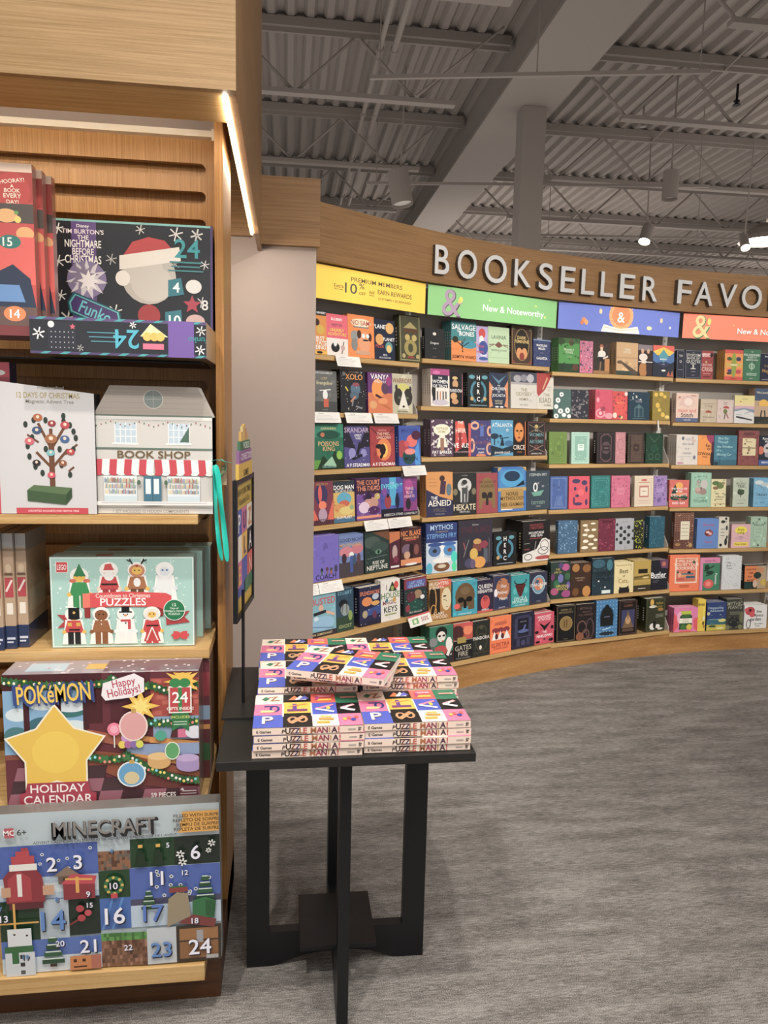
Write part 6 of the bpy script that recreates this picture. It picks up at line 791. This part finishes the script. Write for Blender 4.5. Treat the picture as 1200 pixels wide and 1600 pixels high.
# green-ribbon wreath, berries, sledge and tree in place of the animal
sp += 'o.515 .53 .045 .06 .018 2c7040;'+''.join(f'e{.515+.038*math.cos(t):.3f} {.53+.05*math.sin(t):.3f} .007 .009 d8b040;' for t in (0, .8, 1.6, 2.4, 3.2, 4, 4.8, 5.6))+R(.5,.45,.53,.48,'c02030')
sp += R(.62,.66,.66,.72,'14301c')+R(.61,.64,.67,.66,'14301c')+R(.63,.72,.65,.74,'14301c')+R(.63,.755,.65,.775,'e0a838')+R(.7,.66,.74,.72,'14301c')+R(.69,.64,.75,.66,'14301c')+R(.71,.72,.73,.74,'14301c')+R(.71,.755,.73,.775,'e0a838')
sp += 'x.82 .7 .02 .008 e8e8e8;x.83 .65 .02 .008 e8e8e8;x.965 .76 .018 .007 e8e8e8;x.95 .715 .013 .006 e8e8e8;e.36 .4 .018 .022 b02030;e.395 .37 .016 .02 c03040;e.365 .34 .018 .022 b02030;l.31 .3 .35 .33 .008 801820;'
sp += 'p2a7040 .87 .3 .87 .4 .93 .42 .98 .39 .97 .28;p1f5a30 .93 .3 .93 .4 .98 .39 .97 .28;p7a3030 .8 .26 .97 .22 .98 .27 .87 .31;p9a8a70 .75 .24 .76 .42 .8 .46 .85 .45 .86 .3;'+R(.765,.46,.85,.49,'8a3030')+R(.77,.49,.84,.5,'2a6838')
sp += R(0,.33,.175,.34,'d8a030')+R(.065,.2,.075,.46,'d8a030')
sp += R(.035,.19,.14,.3,'d8dce0')+R(.06,.26,.07,.27,'222')+R(.115,.25,.125,.26,'222')+R(.02,.15,.145,.19,'2c6838')+R(.05,.07,.075,.15,'2c6838')+R(.02,.0,.15,.15,'ccd2d8')+R(.02,.15,.145,.19,'2c6838')+R(.05,.08,.08,.15,'2c6838')+R(.085,.11,.105,.135,'333')+R(.085,.06,.105,.085,'333')+R(.085,.01,.105,.035,'555')
sp += R(.305,.01,.4,.1,'c87830')+R(.4,.01,.445,.1,'b06048')+R(.32,.06,.335,.08,'4a2810')+R(.36,.06,.375,.08,'4a2810')+R(.32,.025,.38,.035,'4a2810')
sp += num(.01,.73,.035,'eef','1')+num(.245,.69,.085,'eef','2')+num(.36,.695,.085,'eef','3')+num(.51,.75,.03,'5a90c8','4')+num(.765,.765,.03,'eef','5')+num(.89,.71,.085,'eef','6')+num(.012,.43,.03,'4a80c8','7')+num(.26,.47,.03,'4a80c8','8')+num(.4,.49,.035,'eef','9')+num(.515,.53,.04,'eef','10')+num(.71,.56,.085,'eef','11')+num(.84,.585,.03,'eef','12')+num(.025,.37,.04,'eef','13')+num(.24,.34,.12,'4a80c8','14')+num(.405,.42,.03,'eef','15')+num(.515,.34,.1,'eef','16')+num(.69,.34,.1,'3a70c8','17')+num(.88,.27,.035,'eef','18')+num(.11,.12,.03,'5a90c8','19')+num(.265,.19,.035,'eef','20')+num(.39,.16,.08,'eef','21')+num(.57,.13,.035,'eef','22')+num(.72,.1,.09,'4a80c8','23')+num(.9,.1,.095,'eef','24')
sp += 'w.492 .89 .1 26262a .47 0 MINECRAFT;w.488 .897 .1 26262a .47 0 MINECRAFT;w.486 .905 .085 8a8684 .45 0 MINECRAFT;t.49 .83 .016 556 ADVENT CALENDAR   CALENDARIO DE ADVIENTO   CALENDRIER DE L AVENT;e.005 .9 .02 .03 b02040;r.05 .87 .09 .93 b84858;t.07 .9 .03 fff MC;t.125 .9 .035 333 6+;pe0a030 .81 .84 .83 .87 .82 .9 .84 .93 .83 .97 1 .97 1 .84;'
sp += ''.join(f't.92 {.945-.028*k:.3f} .02 443010 {s_};' for k, s_ in enumerate(['FILLED WITH SURPRISES!', 'REPLETO DE SORPRESAS!', 'REMPLI DE SURPRISES!', 'REPLETA DE SURPRESAS!']))
sp += R(.93,.02,.985,.045,'e8e8e8')+''.join(R(round(.932+.006*i,4),.02,round(.935+.006*i,4),.045,'333') for i in range(9))
bcal = carton('block_calendar_box', (-.702, 1.802, .1725), .54, .43, .043, 'b8c8d0', sp, 'large grey and blue block-style advent calendar box with numbered squares, bottom shelf', side='8a8f94', top='6e6a66')  # top face coloured dark to carry the shadow of the shelf above
bcal.rotation_euler.y = math.radians(-.7)

# ================================================================ BLACK DISPLAY TABLE
tb = empty('display_table', (.15, 1.99, 0)); tag(tb, 'square black display table on crossed frame legs', 'table')
mb = MB(); mb.box((-.311, -.32, .757), (.312, .32, .78)); mb.build('table_top', [M_DARKGREY], tb, .0015)
def legframe(ax):
    # ring-shaped panel leg: outer width .516, opening, arched bottom
    h = .757; w0 = .258; w1 = .194; zt = .107; tt = .70; th = .0145
    segs = []; arch = [(-w0, 0), (-w0+.075, 0), (-.15, .012), (-.1, .028), (-.05, .036), (.05, .036), (.1, .028), (.15, .012), (w0-.075, 0), (w0, 0)]
    mb = MB()
    mb.prism(arch+[(w0, zt), (-w0, zt)], ax, -th, th)
    mb.prism([(-w0, zt), (-w1, zt), (-w1, tt), (-w0, tt)], ax, -th, th); mb.prism([(w1, zt), (w0, zt), (w0, tt), (w1, tt)], ax, -th, th)
    mb.prism([(-w0, tt), (w0, tt), (w0, h), (-w0, h)], ax, -th, th)
    mb.build('leg_frame', M_BLACK, tb)
legframe('y'); legframe('x')
mb = MB(); mb.box((-.108, -.102, .107), (.106, .125, .122)); mb.build('lower_shelf', M_BLACK, tb, .001)
# sign stand
st = empty('sign_holder', (-.117, 2.10, .78)); tag(st, 'black framed sign on a thin pole seen nearly edge-on on the table', 'sign')
mb = MB(); mb.box((-.052, -.19, 0), (.12, .2, .008)); mb.build('base_plate', M_DARKGREY, st, .001)
mb = MB(); mb.tube((0, -.09, .008), (0, -.09, .33), .0045, 10); mb.build('pole', M_BLACK, st)
fr = empty('f', (0, 0, 0)); bpy.data.objects.remove(fr)
a_ = Vector((-.018, -.14, .248)); b_ = Vector((.014, .145, .248)); d = (b_-a_); L = d.length; dx = d.normalized(); nx = Vector((dx.y, -dx.x, 0)); HS = .385
def SP(x, y, dd): return tuple(a_+dx*x+Vector((0, 0, y))+nx*dd)
mb = MB(); fw = .014
for (x0, y0, x1, y1) in ((0, 0, L, fw), (0, HS-fw, L, HS), (0, fw, fw, HS-fw), (L-fw, fw, L, HS-fw)):
    p = [SP(x0, y0, -.006), SP(x1, y0, -.006), SP(x1, y1, -.006), SP(x0, y1, -.006), SP(x0, y0, .006), SP(x1, y0, .006), SP(x1, y1, .006), SP(x0, y1, .006)]
    mb.faces(p, [(0,3,2,1),(4,5,6,7),(0,1,5,4),(1,2,6,5),(2,3,7,6),(3,0,4,7)])
mb.poly([SP(fw, fw, -.002), SP(fw, HS-fw, -.002), SP(L-fw, HS-fw, -.002), SP(L-fw, fw, -.002)]); mb.build('frame', M_BLACK, st)
mb = MB(); mb.poly([SP(fw, fw, 0), SP(L-fw, fw, 0), SP(L-fw, HS-fw, 0), SP(fw, HS-fw, 0)], lin('c8a828'))
art(mb, "r0 .12 .5 .8 2848b0;r.5 .12 1 .8 1c1c1c;r0 .6 .33 .8 2848b0;r.33 .6 .66 .8 c86090;r.66 .6 1 .8 e8e0d0;r0 .4 .33 .6 e8e0d0;r.33 .4 .66 .6 e0b020;r.66 .4 1 .6 1c1c1c;r0 .2 .33 .4 c86090;r.33 .2 .66 .4 3048a8;r.66 .2 1 .4 d84830;r.5 .1 1 .22 2c7050;t.5 .93 .05 3a3010 NEW YORK TIMES;t.5 .86 .05 3a3010 Exclusively Ours;t.16 .7 .14 eee P;t.5 .7 .14 203080 U;t.83 .7 .14 d08030 Z;t.5 .5 .14 503088 L;t.16 .3 .14 e0c040 E;t.83 .5 .14 eee A;t.83 .3 .14 f0c0b0 N", L-2*fw, HS-2*fw, lambda x, y, dd: SP(fw+x, fw+y, dd*2)); mb.build('poster', M_PRINT, st)
mb = MB()
for i, (x0, x1, h, c) in enumerate(((.03, .25, .05, 'd0a828'), (.04, .24, .085, '8a5a90'), (.06, .22, .11, '3a7050'), (.08, .10, .135, 'c89838'), (.105, .125, .15, 'c8b070'), (.13, .15, .155, 'd0a030'), (.155, .175, .145, 'b88060'), (.18, .2, .13, 'c8a040'))):
    zz = HS-.01
    p = [SP(x0, zz, -.003), SP(x1, zz, -.003), SP(x1, zz+h, -.003), SP(x0, zz+h, -.003), SP(x0, zz, .001+.0006*(8-i)), SP(x1, zz, .001+.0006*(8-i)), SP(x1, zz+h, .001+.0006*(8-i)), SP(x0, zz+h, .001+.0006*(8-i))]
    mb.faces(p, [(0,3,2,1),(4,5,6,7),(0,1,5,4),(1,2,6,5),(2,3,7,6),(3,0,4,7)], lin(c))
for y, t, c in ((.02, 'GAMES', '3a2c10'), (.065, 'CONNECTIONS', 'e8d8e8'), (.095, 'WORDS', 'd8e8d8')):
    art(mb, f't.5 .5 .6 {c} {t}', .18, .03, lambda x, yy, dd: SP(.05+x, HS-.01+y-.012+yy, .007+dd))
mb.build('topper', M_PRINT, st)
# puzzle books
PW, PD, PT = .262, .203, .0186
def puzzle_book():
    mb = MB(); cr = lin('f0d8c8')
    mb.box((0, 0, 0), (PW, .002, PT), cr); mb.box((0, 0, PT-.0012), (PW, PD, PT), cr); mb.box((0, 0, 0), (PW, PD, .0012), cr)
    cov = ("r0 0 .27 .36 2c4cc0;r0 .36 .27 .7 e06898;r0 .7 .27 1 f0e0d0;r.27 0 .54 .4 1c1c1e;r.27 .4 .54 .74 f0b818;r.27 .74 .54 1 1c1c1e;r.54 0 .78 .34 f2e4d8;r.54 .34 .78 .7 2c4cc0;r.54 .7 .78 1 e84a38;r.78 0 1 .34 e86898;r.78 .34 1 .68 1c1c1e;r.78 .68 1 1 1f7a5a;"
           "r.262 .3 .278 .72 f2e4d8;r.532 .3 .546 .7 f2e4d8;k.135 .2 .2 8a5a30 0 P;k.13 .215 .2 f4ece0 0 P;l.09 .62 .2 .62 .03 2a2a80;l.09 .46 .2 .46 .03 f0c888;o.19 .54 .05 .1 .025 2a2a80;pf0c888 .06 .43 .16 .43 .2 .47 .16 .5 .06 .5;p207850 .06 .85 .1 .93 .14 .87 .1 .79;k.18 .86 .14 a06838 10 Z;"
           "o.36 .2 .05 .09 .025 c89060;o.45 .2 .05 .09 .025 c89060;l.34 .1 .47 .3 .05 c89060;f9 0 000;l.31 .48 .5 .48 .05 7a3a78;l.38 .48 .38 .68 .04 6a3a90;l.33 .6 .5 .68 .02 e89020;p e87830 .32 .8 .38 .95 .44 .8;pe8e8f0 .38 .8 .44 .95 .5 .8;p5058c0 .42 .8 .48 .95 .52 .84;"
           "l.58 .1 .7 .1 .05 d8a818;l.6 .2 .74 .18 .04 c89010;l.62 .27 .72 .25 .03 e8c040;l.58 .5 .75 .62 .035 e878a8;l.58 .5 .75 .4 .035 f4ece8;e.7 .52 .02 .05 f0c030;l.6 .78 .74 .78 .045 f0c030;l.6 .9 .74 .9 .045 f098b0;l.6 .78 .6 .9 .03 b03080;"
           "e.84 .17 .02 .04 f0b030;e.88 .2 .02 .04 e84838;e.92 .15 .025 .04 2838a0;e.95 .22 .02 .04 e84838;l.82 .5 .95 .6 .04 f0a8b0;l.82 .5 .95 .42 .04 f8f0f0;l.86 .48 .9 .57 .02 f8f0f0;l.83 .84 .96 .84 .035 e89888;p f0c0a0 .96 .81 .99 .84 .96 .87").replace('f9 0 000;', '')
    art(mb, cov, PW, PD, lambda x, y, d: (x, y, PT+d), seg=12, res=3, eps=.00005)
    spn = "t.1 .45 .36 222 E Games;k.275 .4 .5 302020 -10 P;t.315 .5 .72 1c1c1c U;t.36 .5 .72 6a3020 Z;t.4 .5 .7 40305a Z;t.435 .5 .7 a07040 L;t.47 .5 .72 c04838 E;t.545 .5 .72 b06838 M;t.6 .5 .72 a83048 A;t.65 .5 .72 8a3050 N;t.69 .5 .6 b88830 I;t.735 .5 .72 503048 A;t.775 .5 .72 c83838 !;r.86 .5 .93 .56 999;r.86 .38 .93 .44 999;k.965 .5 .34 222 80 VE"
    art(mb, spn, PW, PT, lambda x, y, d: (x, -d, y), seg=8, res=2, eps=.00005, bold=.03)
    o = mb.build('puzzle_book', M_PRINT); pg = MB(); pg.box((.0006, .0022, .0013), (PW-.0008, PD-.001, PT-.0013)); pg.build('page_block', M_PAGE, o); return o
proto = puzzle_book(); first = True; rn = random.Random(8)
STK = [((-.077, 1.68), 4, 'front left stack'), ((.19, 1.685), 4, 'front right stack'), ((-.075, 1.89), 5, 'middle left stack'), ((.203, 1.895), 6, 'middle right stack'), ((-.077, 2.098), 5, 'back left stack'), ((.186, 2.10), 5, 'back right stack')]
ON = ['bottom', 'second from the bottom', 'third from the bottom', 'fourth from the bottom', 'fifth from the bottom', 'sixth from the bottom']
for (x, y), n, nm in STK:
    for k in range(n):
        o = proto if first else copy_tree(proto); first = False
        o.location = (x+rn.uniform(-.003, .003), y+rn.uniform(-.002, .003), .7806+k*(PT+.0006)); o.rotation_euler = (0, 0, math.radians(rn.uniform(-.5, .5)))
        o['category'] = 'book'; o['group'] = 'stacked puzzle books on the black table'
        o['label'] = f'multicoloured puzzle book, {"top" if k == n-1 else ON[k]} of the {nm}'
for x, y, k, a_, lab in ((.012, 1.885, 6, -16, 'multicoloured puzzle book turned askew just beneath the topmost askew one'), (-.001, 1.862, 7, -20.8, 'topmost multicoloured puzzle book lying askew across the other stacks')):
    o = copy_tree(proto); o['label'] = lab; o.location = (x, y, .7806+k*(PT+.0006)+.0008*(k-5)); o.rotation_euler = (0, 0, math.radians(a_))
